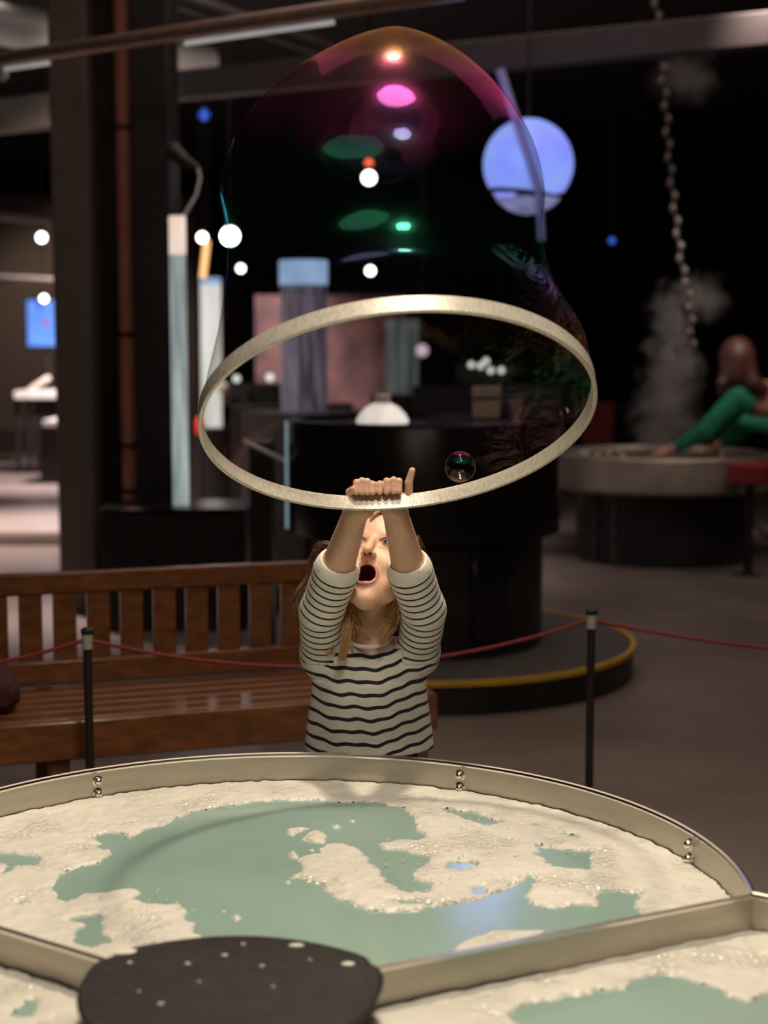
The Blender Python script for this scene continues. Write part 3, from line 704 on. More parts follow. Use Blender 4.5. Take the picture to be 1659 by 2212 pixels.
# ------------------------------------------------------------------ hanging globe with pole
gc = at(1141, 355, 9.3); gr_ = 95 / ppm(9.35)
glb = thing('hanging_globe', gc, 'glowing pale blue globe hanging from the ceiling right of the bubble', 'globe')
prof = [(gr_ * math.sin(a), -gr_ * math.cos(a)) for a in np.linspace(PI * .27, PI, 30)]
MB().lathe(prof[::-1] if False else prof, gc, 48, Matrix.Rotation(math.radians(-5), 3, 'Y')).build('sphere', M['globe'], glb)
prof = [(gr_ * 1.005 * math.sin(a), -gr_ * 1.005 * math.cos(a)) for a in np.linspace(PI * .245, PI * .285, 5)]
MB().lathe(prof, gc, 48, Matrix.Rotation(math.radians(7), 3, 'Y')).build('refraction_band', M['black'], glb)  # added band for the dark edge that bubble refraction draws on the globe
prof = [(gr_ * .98 * math.sin(a), -gr_ * 1.10 * math.cos(a)) for a in np.linspace(0.001, PI * .26, 10)]
MB().lathe(prof, gc, 48).build('refracted_cap', M['globe_low'], glb)  # added cap shaped as the globe's foot refracted by the bubble
MB().tube([gc + Vector((0, 0, gr_ * .98)), Vector((gc.x, gc.y, 4.98))], .008, 8).build('suspension_cable', M['black'], glb)
M['pole'] = mat('violet_grey_pole', (.28, .27, .40), .5, 0, .1, 4)
M['pole_lit'] = mat('pole_blue_lit', (.10, .10, .75), .5)  # pole copy with the globe's blue light put into the colour, unassigned
pol = thing('hanging_pole', at(1085, 150, 9.0), 'violet grey pole slanting down from the girder in front of the blue globe', 'pole')
MB().tube([at(1080, 150, 9.0), at(1165, 415, 9.0)], .026, 12).build('pole_shaft', M['pole'], pol)
MB().tube([at(1165, 415, 9.0), at(1170, 520, 9.0)], .022, 12).build('pole_tip', M['pole'], pol)
lamp('globe_glow', 'POINT', (gc.x - .3, 8.6, gc.z), 10, (.35, .38, 1), shadow_soft_size=.2)

# ------------------------------------------------------------------ small distant lamps
SP = [((90, 513), 15, .055, 'lamp_white', 'small white spotlight high at the left edge, left of the pillar'),
      ((437, 513), 13, .05, 'lamp_white', 'small white spotlight just above the orange light tube'),
      ((497, 510), 12, .085, 'lamp_cold', 'brightest cold white spotlight, left of the bubble dome'),
      ((520, 580), 15, .045, 'lamp_white', 'faint spotlight above the wide blue water tube, to its left'),
      ((800, 585), 15, .05, 'lamp_white', 'small spotlight below the green reflection in the bubble'),
      ((797, 384), 14, .072, 'lamp_white', 'white spotlight hanging in the middle of the bubble, under a red lamp'),
      ((797, 353), 14, .045, 'lamp_red', 'small red lamp directly above a white spotlight inside the bubble'),
      ((95, 645), 18.6, .05, 'lamp_white', 'small spotlight on the top edge of the blue screen'),
      ((441, 248), 14, .06, 'lamp_blue', 'small blue lamp under the girder near the pillar'),
      ((1322, 520), 14, .035, 'lamp_blue', 'faint blue lamp in the dark right of the globe'),
      ((912, 757), 14, .07, 'lamp_dim', 'soft lilac lamp beside the farthest water tube')]
M['lamp_dim'] = emis('lilac_lamp', (.62, .48, .58), .8)
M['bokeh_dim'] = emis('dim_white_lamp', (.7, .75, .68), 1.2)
for (q, Y, r, m, lb) in SP:
    p = at(q[0], q[1], Y); t = thing('ceiling_spotlight', p, lb, 'spotlight', 'distant spotlights')
    MB().sphere(p, r * .8, 14, 9).build('bulb', M[m], t)
    MB().lathe([(r * .5, r * .82), (r * .5, r * 1.5), (r * .3, r * 1.7), (.006, r * 2), (.006, 4.98 - p.z)], p, 14).build('housing', M['black'], t)
for (x_, y_, wh) in ((1018, 788, 'leftmost'), (1038, 790, 'second from left'), (1060, 800, 'fourth from left, lower'), (1083, 800, 'rightmost'), (1050, 780, 'middle and highest')):
    p = at(x_, y_, 13.5); tag(MB().sphere(p, .026, 10, 7).build('indicator_light', M['bokeh_dim']), 'tiny greenish white light above the beige notice board, %s of its row' % wh, 'light', 'indicator lights')
dsk = thing('exhibit_desk', (at(1050, 850, 13.6).x, 13.6, 0), 'long dark exhibit desk far back carrying the indicator lights', 'desk')
MB().box((at(1050, 850, 13.6).x, 13.6, .58), (1.3, .5, 1.16), None, .01).build('desk_body', M['black'], dsk)
MB().box((at(1050, 850, 13.6).x, 13.75, 1.26), (.5, .1, .2), None, .01).build('desk_back', M['black'], dsk)

# ------------------------------------------------------------------ far left gallery
def fbox(name, x0, x1, y0, y1, Y, dep, m, parent=None, z0=None):
    a_ = at(x0, y1, Y); b_ = at(x1, y0, Y); zz = a_.z if z0 is None else z0
    return MB().box(((a_.x + b_.x) / 2, Y + dep / 2, (zz + b_.z) / 2), (b_.x - a_.x, dep, b_.z - zz), None, .008).build(name, M[m], parent)
scn = thing('wall_screen', at(102, 745, 19), 'bright blue upright display screen at the far left', 'screen')
fbox('screen_frame', 57, 146, 645, 750, 19.04, .06, 'black', scn)
fbox('screen_panel', 60, 143, 648, 748, 19.02, .015, 'screen', scn)
M['orange_spot'] = emis('screen_orange', (.55, .32, .12), .8); M['red_spot'] = emis('screen_red', (.5, .08, .10), .8); M['ind_spot'] = emis('screen_indigo', (.08, .10, .80), .9)
for nm, m, pts in (('orange_patch', 'orange_spot', [(118, 672), (134, 668), (138, 690), (134, 702), (126, 694)]), ('red_patch', 'red_spot', [(92, 688), (102, 692), (104, 704), (98, 706)]), ('indigo_patch', 'ind_spot', [(78, 650), (100, 650), (92, 662), (84, 670), (80, 660)]), ('indigo_patch', 'ind_spot', [(122, 650), (140, 650), (141, 664), (132, 662)])):
    n_ = len(pts); P_ = [at(x_, y_, 19.015) for x_, y_ in pts]; Q_ = [q + Vector((0, -.004, 0)) for q in P_]
    MB().add(P_ + Q_, [tuple(range(n_)), tuple(range(n_, 2 * n_))] + [(i, (i + 1) % n_, n_ + (i + 1) % n_, n_ + i) for i in range(n_)]).build(nm, M[m], scn, smooth=False)
fbox('mount_post', 97, 106, 750, 850, 19.06, .06, 'black', scn, z0=0.001)
tb = thing('display_table', (at(90, 850, 18.2).x, 18.4, 0), 'dark table with a pale top at the far left below the blue screen', 'table')
fbox('table_top', 30, 146, 845, 862, 18.2, .7, 'pale_metal', tb)
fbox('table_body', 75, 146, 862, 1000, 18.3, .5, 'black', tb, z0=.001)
for x_ in (38, 62): fbox('leg', x_ - 3, x_ + 3, 862, 1000, 18.3, .05, 'black', tb, z0=.001)
wd = thing('angled_display', at(80, 845, 18.4), 'cream wedge shaped model lying on the far left table', 'model')
MB().box(at(85, 829, 18.4), (.30, .12, .06), Matrix.Rotation(math.radians(-32), 3, 'Y'), .02).build('wedge', M['cream'], wd)
wd2 = thing('round_display', at(137, 838, 18.4), 'small cream rounded model on the right of the far left table', 'model')
MB().sphere(at(136, 834, 18.4), .055, 14, 9, (1, 1, .9)).build('ball', M['cream'], wd2)
bxx = thing('black_cabinet', (at(118, 912, 16.9).x, 17, 0), 'black cabinet with a lilac white top at the left edge of the pillar', 'cabinet')
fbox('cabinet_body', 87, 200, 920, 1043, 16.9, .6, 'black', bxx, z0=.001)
fbox('cabinet_top', 92, 200, 908, 921, 16.85, .7, 'pale_metal', bxx)
fl = thing('pale_floor_platform', (-3.6, 13, 0), 'broad pale low platform with a metal edge lit brightly left of the pillar', 'platform')
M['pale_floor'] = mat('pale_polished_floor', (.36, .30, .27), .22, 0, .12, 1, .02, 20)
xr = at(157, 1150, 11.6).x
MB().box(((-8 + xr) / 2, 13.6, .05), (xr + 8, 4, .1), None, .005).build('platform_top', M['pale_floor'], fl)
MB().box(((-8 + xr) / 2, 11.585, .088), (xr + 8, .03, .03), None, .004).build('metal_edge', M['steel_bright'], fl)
wl = tag(MB().box((-7.2, 30, 2.2), (7.2, .15, 4.4)).build('partition_wall', M['wall_brown'], smooth=False), 'brown partition wall at the far left behind the blue screen', 'wall')
wl2 = tag(MB().box((at(715, 780, 18).x, 18, 1.05), (1.75, .12, 2.1)).build('display_wall', M['wall_pink'], smooth=False), 'dim pink display wall behind the wide blue water tube', 'wall')
ds2 = thing('exhibit_desk', (at(570, 900, 12.4).x, 12.4, 0), 'dark exhibit desk scattered with small glints behind the left side of the hoop', 'desk')
fbox('desk_body', 500, 760, 876, 1000, 12.2, .6, 'black', ds2, z0=.001)
fbox('desk_shelf', 480, 620, 830, 876, 12.6, .3, 'cloth_dark', ds2)
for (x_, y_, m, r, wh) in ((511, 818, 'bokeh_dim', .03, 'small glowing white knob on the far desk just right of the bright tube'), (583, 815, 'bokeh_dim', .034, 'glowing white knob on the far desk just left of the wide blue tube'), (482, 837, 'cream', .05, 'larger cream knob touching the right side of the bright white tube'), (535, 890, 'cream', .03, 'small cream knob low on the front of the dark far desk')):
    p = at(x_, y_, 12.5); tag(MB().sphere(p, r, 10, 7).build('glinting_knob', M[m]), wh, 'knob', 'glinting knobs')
rb = thing('red_extinguisher', (at(432, 920, 12.6).x, 12.6, 0), 'small red canister on a stand left of the bright white water tube', 'canister')
MB().lathe([(.03, at(432, 938, 12.6).z), (.035, at(432, 932, 12.6).z), (.035, at(432, 908, 12.6).z), (.015, at(432, 900, 12.6).z), (0, at(432, 898, 12.6).z)], (at(432, 920, 12.6).x, 12.6, 0), 16).build('canister_body', mat('red_with_glow', (.7, .03, .02), .4, emit=(.7, .02, .01), estr=.12), rb)  # faint glow put into the canister's red, no lamp inside
MB().lathe([(.02, .001), (.02, at(432, 938, 12.6).z)], (at(432, 920, 12.6).x, 12.6, 0), 12).build('stand', M['black'], rb)
rp = tag(fbox('display_board', 1262, 1328, 868, 962, 15.5, .1, 'red', z0=.001), 'dark red upright panel behind the mist basin', 'panel')

# ------------------------------------------------------------------ mist basin, beaded chain
BCx = at(1432, 990, 10.95); Rb = .78; bcx, bcy = BCx.x, 10.95; zb_ = .745
bas = thing('mist_basin', (bcx, bcy, 0), 'round metal basin on a dark drum with mist rising, at the right', 'basin')
lb = lambda prof, nm, m: MB().lathe(prof, (bcx, bcy, 0), 64).build(nm, M[m], bas)
lb([(Rb * .93, .50), (Rb * 1.0, .53), (Rb * 1.0, zb_), (Rb * .985, zb_ + .012), (Rb * .95, zb_ + .012), (Rb * .94, zb_ - .01)], 'rim', 'steel_dull')
lb([(Rb * .94, zb_ - .012), (0, zb_ - .012)], 'water_surface', 'black_gloss')
lb([(.61, .001), (.61, .50)], 'drum', 'black')
for hx in (-2.6, -2.3): 
    MB().box((bcx + .60 * math.cos(hx), bcy + .60 * math.sin(hx), .25), (.05, .05, .49), rotz(hx), .006).build('support_post', M['dark_metal'], bas)
for (x_, y_) in ((1255, 975), (1262, 979), (1270, 975), (1292, 980), (1315, 978), (1345, 984), (1335, 972), (1500, 972), (1560, 980), (1585, 975)):
    p = onz(x_, y_ + 6, zb_); dxy = Vector((p.x - bcx, p.y - bcy)); 
    if dxy.length > Rb * .88: dxy = dxy.normalized() * Rb * .88
    MB().sphere((bcx + dxy.x, bcy + dxy.y, zb_ + .012), .018, 10, 7).build('glint_ball', M['steel_bright'], bas)  # added steel balls standing in for glints on the basin water
M['bead_chain'] = mat('chain_beads', (.14, .12, .11), .35, .5)
chn = MB()
path = [(1415, -20), (1422, 60), (1430, 140), (1438, 220), (1443, 300), (1450, 380), (1456, 440), (1466, 520), (1474, 580), (1486, 620), (1492, 680), (1496, 760)]
pts = [at(x_, y_, 10.6) for x_, y_ in path]
def along(pts, step):
    out = [pts[0]]; acc = 0
    for i in range(len(pts) - 1):
        L_ = (pts[i + 1] - pts[i]).length; t = step - acc
        while t < L_: out.append(pts[i].lerp(pts[i + 1], t / L_)); t += step
        acc = (acc + L_) % step
    return out
for k, p in enumerate(along(pts, .085)):
    chn.sphere(p + Vector((.012 * (-1) ** k, 0, 0)), .022, 10, 7, (1, 1, 1.5))
chn.tube(pts, .006, 6)
tag(chn.build('hanging_chain', M['bead_chain']), 'long beaded chain hanging from the ceiling above the mist basin', 'chain')
ch2 = MB(); pts = [onz(1600, 1085, .35), onz(1625, 1125, .2), onz(1645, 1150, .1), onz(1700, 1180, .05)]
for p in along(pts, .06): ch2.sphere(p, .018, 8, 6)
tag(ch2.build('floor_chain', M['black']), 'black beaded chain drooping to the floor at the right edge', 'chain')

# ------------------------------------------------------------------ implicit surface modeller (bodies and clothes)
class SDF:
    def __init__(s, lo, hi, h):
        s.lo = np.array(lo, float); s.h = h; s.n = np.ceil((np.array(hi) - s.lo) / h).astype(int) + 1; s.g = np.full(s.n, .04, np.float32)
    def _sl(s, lo, hi):
        a = np.clip(np.floor((np.array(lo) - s.lo) / s.h).astype(int), 0, s.n); b = np.clip(np.ceil((np.array(hi) - s.lo) / s.h).astype(int) + 1, 0, s.n)
        sl = tuple(slice(int(a[i]), int(b[i])) for i in range(3))
        ax = [(s.lo[i] + np.arange(a[i], b[i]) * s.h).astype(np.float32) for i in range(3)]
        return sl, ax[0][:, None, None], ax[1][None, :, None], ax[2][None, None, :]
    def _un(s, sl, d, k, sub=False):
        g = s.g[sl]
        if sub:
            d = -d
            hh = np.clip(.5 - .5 * (g - d) / k, 0, 1) if k else None
            s.g[sl] = (g * (1 - hh) + d * hh + k * hh * (1 - hh)) if k else np.maximum(g, d)
        else:
            if k:
                hh = np.clip(.5 + .5 * (d - g) / k, 0, 1); s.g[sl] = d * (1 - hh) + g * hh - k * hh * (1 - hh)
            else: s.g[sl] = np.minimum(g, d)
    def cap(s, a, b, ra, rb, k=.01, sub=False):
        a = np.array(a, float); b = np.array(b, float); m = max(ra, rb) + k + 3 * s.h
        sl, X, Y, Z = s._sl(np.minimum(a, b) - m, np.maximum(a, b) + m); e = b - a; q = max(e @ e, 1e-12)
        t = np.clip(((X - a[0]) * e[0] + (Y - a[1]) * e[1] + (Z - a[2]) * e[2]) / q, 0, 1)
        d = np.sqrt((X - a[0] - t * e[0]) ** 2 + (Y - a[1] - t * e[1]) ** 2 + (Z - a[2] - t * e[2]) ** 2) - (ra + (rb - ra) * t)
        s._un(sl, d, k, sub)
    def chain(s, pts, rs, k=.008):
        for i in range(len(pts) - 1): s.cap(pts[i], pts[i + 1], rs[i], rs[i + 1], k)
    def ell(s, c, r, R=None, k=.01, sub=False):
        c = np.array(c, float); r = np.array(r, float); m = max(r) + k + 3 * s.h
        sl, X, Y, Z = s._sl(c - m, c + m); X = X - c[0]; Y = Y - c[1]; Z = Z - c[2]
        if R is not None:
            R = np.array(R); x = R[0, 0] * X + R[1, 0] * Y + R[2, 0] * Z; y = R[0, 1] * X + R[1, 1] * Y + R[2, 1] * Z; z = R[0, 2] * X + R[1, 2] * Y + R[2, 2] * Z
        else: x, y, z = X, Y, Z
        k0 = np.sqrt((x / r[0]) ** 2 + (y / r[1]) ** 2 + (z / r[2]) ** 2); k1 = np.sqrt((x / r[0] ** 2) ** 2 + (y / r[1] ** 2) ** 2 + (z / r[2] ** 2) ** 2)
        s._un(sl, (k0 * (k0 - 1) / np.maximum(k1, 1e-6)).astype(np.float32), k, sub)
    def stack(s, rows, k=.01, wob=None):                # rows (z, cx, cy, rx, ry) ascending z : elliptical trunk
        rows = np.array(rows); z0, z1 = rows[0, 0], rows[-1, 0]; mx = rows[:, 3].max() + .03; my = rows[:, 4].max() + .03
        sl, X, Y, Z = s._sl((rows[:, 1].min() - mx, rows[:, 2].min() - my, z0 - .03), (rows[:, 1].max() + mx, rows[:, 2].max() + my, z1 + .03))
        zz = np.clip(Z, z0, z1); cx, cy, rx, ry = (np.interp(zz.ravel(), rows[:, 0], rows[:, i])[None, None, :] for i in (1, 2, 3, 4))
        x = X - cx; y = Y - cy
        if wob is not None:
            an = np.arctan2(y, x); f_ = 1 + wob(an, Z)
        else: f_ = 1
        q = np.sqrt((x / (rx * f_)) ** 2 + (y / (ry * f_)) ** 2); d = (q - 1) * np.minimum(rx, ry)
        d = np.maximum(d, np.maximum(Z - z1, z0 - Z)); s._un(sl, d.astype(np.float32), k)
    def mesh(s):
        g = s.g; sg = g < 0; nx, ny, nz = s.n
        c = np.zeros((nx - 1, ny - 1, nz - 1), np.uint8)
        for dx in (0, 1):
            for dy in (0, 1):
                for dz in (0, 1): c += sg[dx:nx - 1 + dx, dy:ny - 1 + dy, dz:nz - 1 + dz]
        I = np.argwhere((c > 0) & (c < 8)); idm = np.full(c.shape, -1, np.int32); idm[tuple(I.T)] = np.arange(len(I))
        acc = np.zeros((len(I), 3)); cnt = np.zeros(len(I))
        cor = [(a, b, c_) for a in (0, 1) for b in (0, 1) for c_ in (0, 1)]
        val = {q: g[I[:, 0] + q[0], I[:, 1] + q[1], I[:, 2] + q[2]] for q in cor}
        for q in cor:
            for ax in range(3):
                if q[ax]: continue
                p = list(q); p[ax] = 1; p = tuple(p); va, vb = val[q], val[p]; m = (va < 0) != (vb < 0)
                t = np.where(m, va / np.where(va == vb, 1, va - vb), 0); pos = np.array(q, float)[None] + np.zeros((len(I), 3)); pos[:, ax] += t
                acc += pos * m[:, None]; cnt += m
        V = s.lo + (I + acc / cnt[:, None]) * s.h; Q = []
        for ax in range(3):
            b1, b2 = (ax + 1) % 3, (ax + 2) % 3
            a_ = [slice(None)] * 3; b_ = [slice(None)] * 3; a_[ax] = slice(0, -1); b_[ax] = slice(1, None)
            E = np.argwhere(sg[tuple(a_)] != sg[tuple(b_)])
            E = E[(E[:, b1] > 0) & (E[:, b2] > 0) & (E[:, b1] < s.n[b1] - 1) & (E[:, b2] < s.n[b2] - 1)]
            fl_ = sg[tuple(E.T)]
            def cid(o1, o2):
                e = E.copy(); e[:, b1] += o1; e[:, b2] += o2; return idm[tuple(e.T)]
            q = np.stack([cid(-1, -1), cid(0, -1), cid(0, 0), cid(-1, 0)], 1); q[~fl_] = q[~fl_][:, ::-1]; Q.append(q)
        return V, np.concatenate(Q)
def sdf_obj(name, s, mats, parent, face_mat=None, attr=None, relax=1):
    V, Q = s.mesh(); base = np.array(world_loc(parent)) if parent else np.zeros(3)
    me = bpy.data.meshes.new(name); me.vertices.add(len(V)); me.vertices.foreach_set('co', (V - base).ravel())
    me.loops.add(Q.size); me.loops.foreach_set('vertex_index', Q.ravel().astype(np.int32)); me.polygons.add(len(Q))
    me.polygons.foreach_set('loop_start', np.arange(len(Q), dtype=np.int32) * 4); me.update(calc_edges=True); me.validate()
    for m in mats: me.materials.append(m)
    if face_mat is not None:
        C = V[Q].mean(1); me.polygons.foreach_set('material_index', face_mat(C).astype(np.int32))
    if attr is not None:
        for k, v in attr(V).items():
            a = me.attributes.new(k, 'FLOAT', 'POINT'); a.data.foreach_set('value', v.astype(np.float32))
    me.shade_smooth(); o = bpy.data.objects.new(name, me); col.objects.link(o)
    if parent: o.parent = parent
    return o

# ------------------------------------------------------------------ the girl
GY = 3.50
girl = thing('person', (-.03, GY, 0), 'young girl in a navy striped top lifting the hoop overhead, mouth wide open in awe', 'person')
V3 = lambda v: np.array(v, float)
alpha = math.radians(40); beta = math.radians(-15)
Rh = Matrix.Rotation(beta, 3, 'Z') @ Matrix.Rotation(-alpha, 3, 'X') @ Matrix(((-1, 0, 0), (0, -1, 0), (0, 0, 1)))   # local x = image left, y = face forward, z = up
Rn = np.array(Rh)
mouth_l = Vector((0, .080, -.083))
H0 = at(791, 1240, 3.375) - Rh @ mouth_l
def hd(x, y, z): return H0 + Rh @ Vector((x, y, z))
gx = at(797, 1480, GY).x
Z_ = lambda py, Y=GY: at(797, py, Y).z
shL, shR = at(695, 1412, GY), at(903, 1408, GY)
armL = [shL, at(694, 1322, 3.41), at(727, 1232, 3.335), at(769, 1105, 3.235)]
armR = [shR, at(916, 1318, 3.41), at(885, 1232, 3.335), at(853, 1103, 3.235)]
B = SDF((gx - .24, 3.05, -.01), (gx + .24, 3.72, at(800, 990, 3.2).z + .03), .0026)
# trunk and legs
B.stack([(.50, gx, GY, .105, .075), (.62, gx, GY, .10, .07), (.72, gx, GY, .095, .068), (Z_(1480), gx, GY, .105, .07), (Z_(1420), gx, GY, .10, .06)], .02)
B.cap(shL, (gx, GY, Z_(1415)), .030, .05, .02); B.cap(shR, (gx, GY, Z_(1415)), .030, .05, .02)
for sgn in (-1, 1):
    B.chain([(gx + sgn * .052, GY, .52), (gx + sgn * .055, GY - .005, .28), (gx + sgn * .056, GY + .01, .08)], [.062, .042, .028], .015)
    B.cap((gx + sgn * .056, GY + .02, .035), (gx + sgn * .062, GY - .10, .025), .03, .024, .01)
nk_top = hd(0, -.02, -.075)
B.cap((gx, GY + .005, Z_(1410)), nk_top, .038, .036, .02)
# head
B.ell(hd(0, -.012, .03), (.076, .092, .085), Rn, .0); B.ell(hd(0, .028, -.035), (.062, .058, .075), Rn, .02)
B.ell(hd(0, .038, -.095), (.047, .043, .048), Rn, .02); B.ell(hd(0, .052, -.134), (.024, .022, .018), Rn, .018)
B.ell(hd(0, .040, .040), (.058, .045, .05), Rn, .02)
for sx in (-1, 1):
    B.ell(hd(sx * .038, .058, -.048), (.024, .022, .028), Rn, .015)             # cheek
    B.ell(hd(sx * .045, .035, -.09), (.018, .03, .03), Rn, .02)
    B.ell(hd(sx * .032, .074, .022), (.022, .012, .008), Rn, .012)              # brow ridge
    B.ell(hd(sx * .031, .088, .002), (.0165, .014, .0095), Rn, .006, sub=True)   # eye socket
    B.ell(hd(sx * .078, -.008, -.012), (.008, .020, .030), Rn, .004)             # ear
    B.cap(hd(sx * .044, .074, .0135), hd(sx * .018, .082, .0125), .0035, .003, .004)   # upper lid fold
    B.cap(hd(sx * .044, .071, -.009), hd(sx * .020, .080, -.009), .003, .003, .004)
B.cap(hd(0, .083, .008), hd(0, .104, -.032), .0075, .0098, .010)
B.ell(hd(0, .106, -.035), (.0098, .009, .0085), Rn, .005)
for sx in (-1, 1):
    B.ell(hd(sx * .0115, .093, -.038), (.0065, .009, .0065), Rn, .004)
    B.ell(hd(sx * .0062, .100, -.0455), (.0036, .0055, .004), Rn, .001, sub=True)
# lips and open mouth
def lipp(a, up): return hd(.0225 * math.cos(a), .0835 - .004 * abs(math.cos(a)) * 2 - (0 if up else .003), -.083 + .0245 * math.sin(a))
for i in range(20):
    a0_, a1_ = 2 * PI * i / 20, 2 * PI * (i + 1) / 20; up = math.sin((a0_ + a1_) / 2) > 0
    B.cap(lipp(a0_, up), lipp(a1_, up), .0052 if up else .0062, .0052 if up else .0062, .003)
B.ell(hd(0, .072, -.083), (.0205, .045, .0225), Rn, .003, sub=True)
# arms
def arm(S, pts, rs): S.chain([V3(p) for p in pts], rs, .012)
arm(B, armL, [.036, .034, .0385, .0262]); arm(B, armR, [.036, .034, .0385, .0262])
# hands gripping the far side of the hoop
def ring_at_px(px_):
    best = None
    for i in range(400):
        t = PI + PI * i / 400; p = ringp(t); d = p - cam.location; u = 829.5 + F * d.x / (d.y * math.cos(TH) - d.z * math.sin(TH))
        if best is None or abs(u - px_) < best[0]: best = (abs(u - px_), p, t)
    return best[1], best[2]
HF = {}
def hand(pxs, wrist, thumb_px, thumb_up, flip):
    P_ = [ring_at_px(x_)[0] for x_ in pxs]; cen = sum(P_, Vector()) / 4
    up = Vector((0, 0, 1)); away = Vector((0, 1, 0))
    palm = cen + away * .018 + up * .004
    B.ell(V3(palm), (.030, .0115, .026), None, .008)
    B.cap(V3(wrist), V3(palm + up * -.02), .022, .018, .015)
    lens = [.92, 1.0, .97, .85] if not flip else [.85, .97, 1.0, .92]
    for i, q in enumerate(P_):
        l_ = lens[i]; r = .0071
        k0 = q + away * .017 + up * .006; k1 = q + away * .014 + up * (.041 * l_); k2 = q + away * -.006 + up * (.048 * l_); k3 = q + away * -.0125 + up * .0235
        B.chain([V3(k0), V3(k1), V3(k2), V3(k3)], [r * 1.05, r * 1.02, r * .98, r * .9], .0022)
    tq = ring_at_px(thumb_px)[0]
    if thumb_up: pts = [palm + Vector((.018, 0, -.004)), tq + away * .012 + up * .010, tq + away * .006 + up * .038, tq + away * .002 + up * .064 + Vector((.007, 0, 0))]
    else: pts = [palm + Vector((-.018, 0, -.006)), tq + away * .014 + up * .002, tq + away * .010 + up * .022, tq + away * -.006 + up * .030 + Vector((.008, 0, 0))]
    B.chain([V3(p) for p in pts], [.011, .0095, .0085, .0070], .003)
hand((769, 782, 794, 806), armL[-1], 757, False, False)
hand((821, 835, 849, 862), armR[-1], 882, True, True)
M['skin'] = mat('child_skin', (.72, .43, .29), .46, 0, .05, 14, .03, 200)
M['skin'].node_tree.nodes['Principled BSDF'].inputs['Subsurface Weight'].default_value = 0
M['skin'].node_tree.nodes['Principled BSDF'].inputs['Subsurface Radius'].default_value = (.01, .004, .002)
M['lips'] = mat('lips', (.56, .23, .17), .4); M['mouth'] = mat('mouth_inside', (.11, .012, .012), .4, 0, .2, 60)
def face_mat(C):
    L_ = (C - V3(H0)) @ Rn; mx_ = np.zeros(len(C), int)
    q = np.sqrt((L_[:, 0] / .0225) ** 2 + ((L_[:, 2] + .083) / .0245) ** 2)
    lips = (q < 1.27) & (L_[:, 1] > .068) & (L_[:, 1] < .098) & (np.abs(L_[:, 0]) < .04); mx_[lips] = 1
    inn = (q < .93) & (L_[:, 1] > .01) & (L_[:, 1] < .0815); mx_[inn] = 2
    nos = (np.abs(np.abs(L_[:, 0]) - .0062) < .0030) & (np.abs(L_[:, 2] + .044) < .0035) & (L_[:, 1] > .09) & (L_[:, 1] < .106); mx_[nos] = 2
    return mx_
body = sdf_obj('body', B, [M['skin'], M['lips'], M['mouth']], girl, face_mat)
del B
M['eye'] = mat('eye_white', (.42, .38, .36), .12, 0, .03); M['iris'] = mat('iris', (.10, .13, .15), .1); M['pupil'] = mat('pupil', (.005, .005, .005), .08)
for sx in (-1, 1):
    ec = hd(sx * .031, .0715, .0015)
    e = MB().sphere(ec, .0122, 24, 16).build('eyeball', M['eye'], girl)
    look = (Rh @ Vector((.02, .98, .06))).normalized(); qq = look.to_track_quat('Z', 'Y').to_matrix()
    MB().lathe([(.0070, .0102), (.0060, .0110), (.0030, .0121)], ec, 20, qq).build('iris', M['iris'], e)
    MB().lathe([(.0034, .0121), (.0016, .0125), (0, .0126)], ec, 16, qq).build('pupil', M['pupil'], e)
    lash = MB(); pts = [hd(sx * (.031 + .0155 * math.cos(a)), .0855 - .003 * abs(math.cos(a)) * 1.6 - (.004 if sx * math.cos(a) * sx > .7 else 0), .003 + .0085 * math.sin(a)) for a in np.linspace(.15, PI - .15, 9)]
    lash.tube(pts, [.0004, .0009, .0012, .0012, .0012, .0012, .0012, .0009, .0004], 6); lash.build('eyelash', mat('lash', (.05, .03, .02), .6), girl)
    br = MB(); pts = [hd(sx * x_, .083 - abs(x_ - .03) * .35, .024 + .004 * math.sin((x_ - .012) / .036 * PI)) for x_ in np.linspace(.014, .050, 7)]
    br.tube(pts, [.0009, .0018, .0021, .0021, .0018, .0013, .0006], 6); br.build('eyebrow', mat('brow', (.20, .11, .055), .7), girl)
tm = MB(); pts = [hd(x_, .0775 - abs(x_) * .4, -.0655) for x_ in np.linspace(-.012, .012, 7)]
# tongue
MB().sphere(hd(0, .052, -.098), 1, 18, 12, (.014, .022, .007), Rh).build('tongue', mat('tongue', (.30, .06, .055), .3), girl)

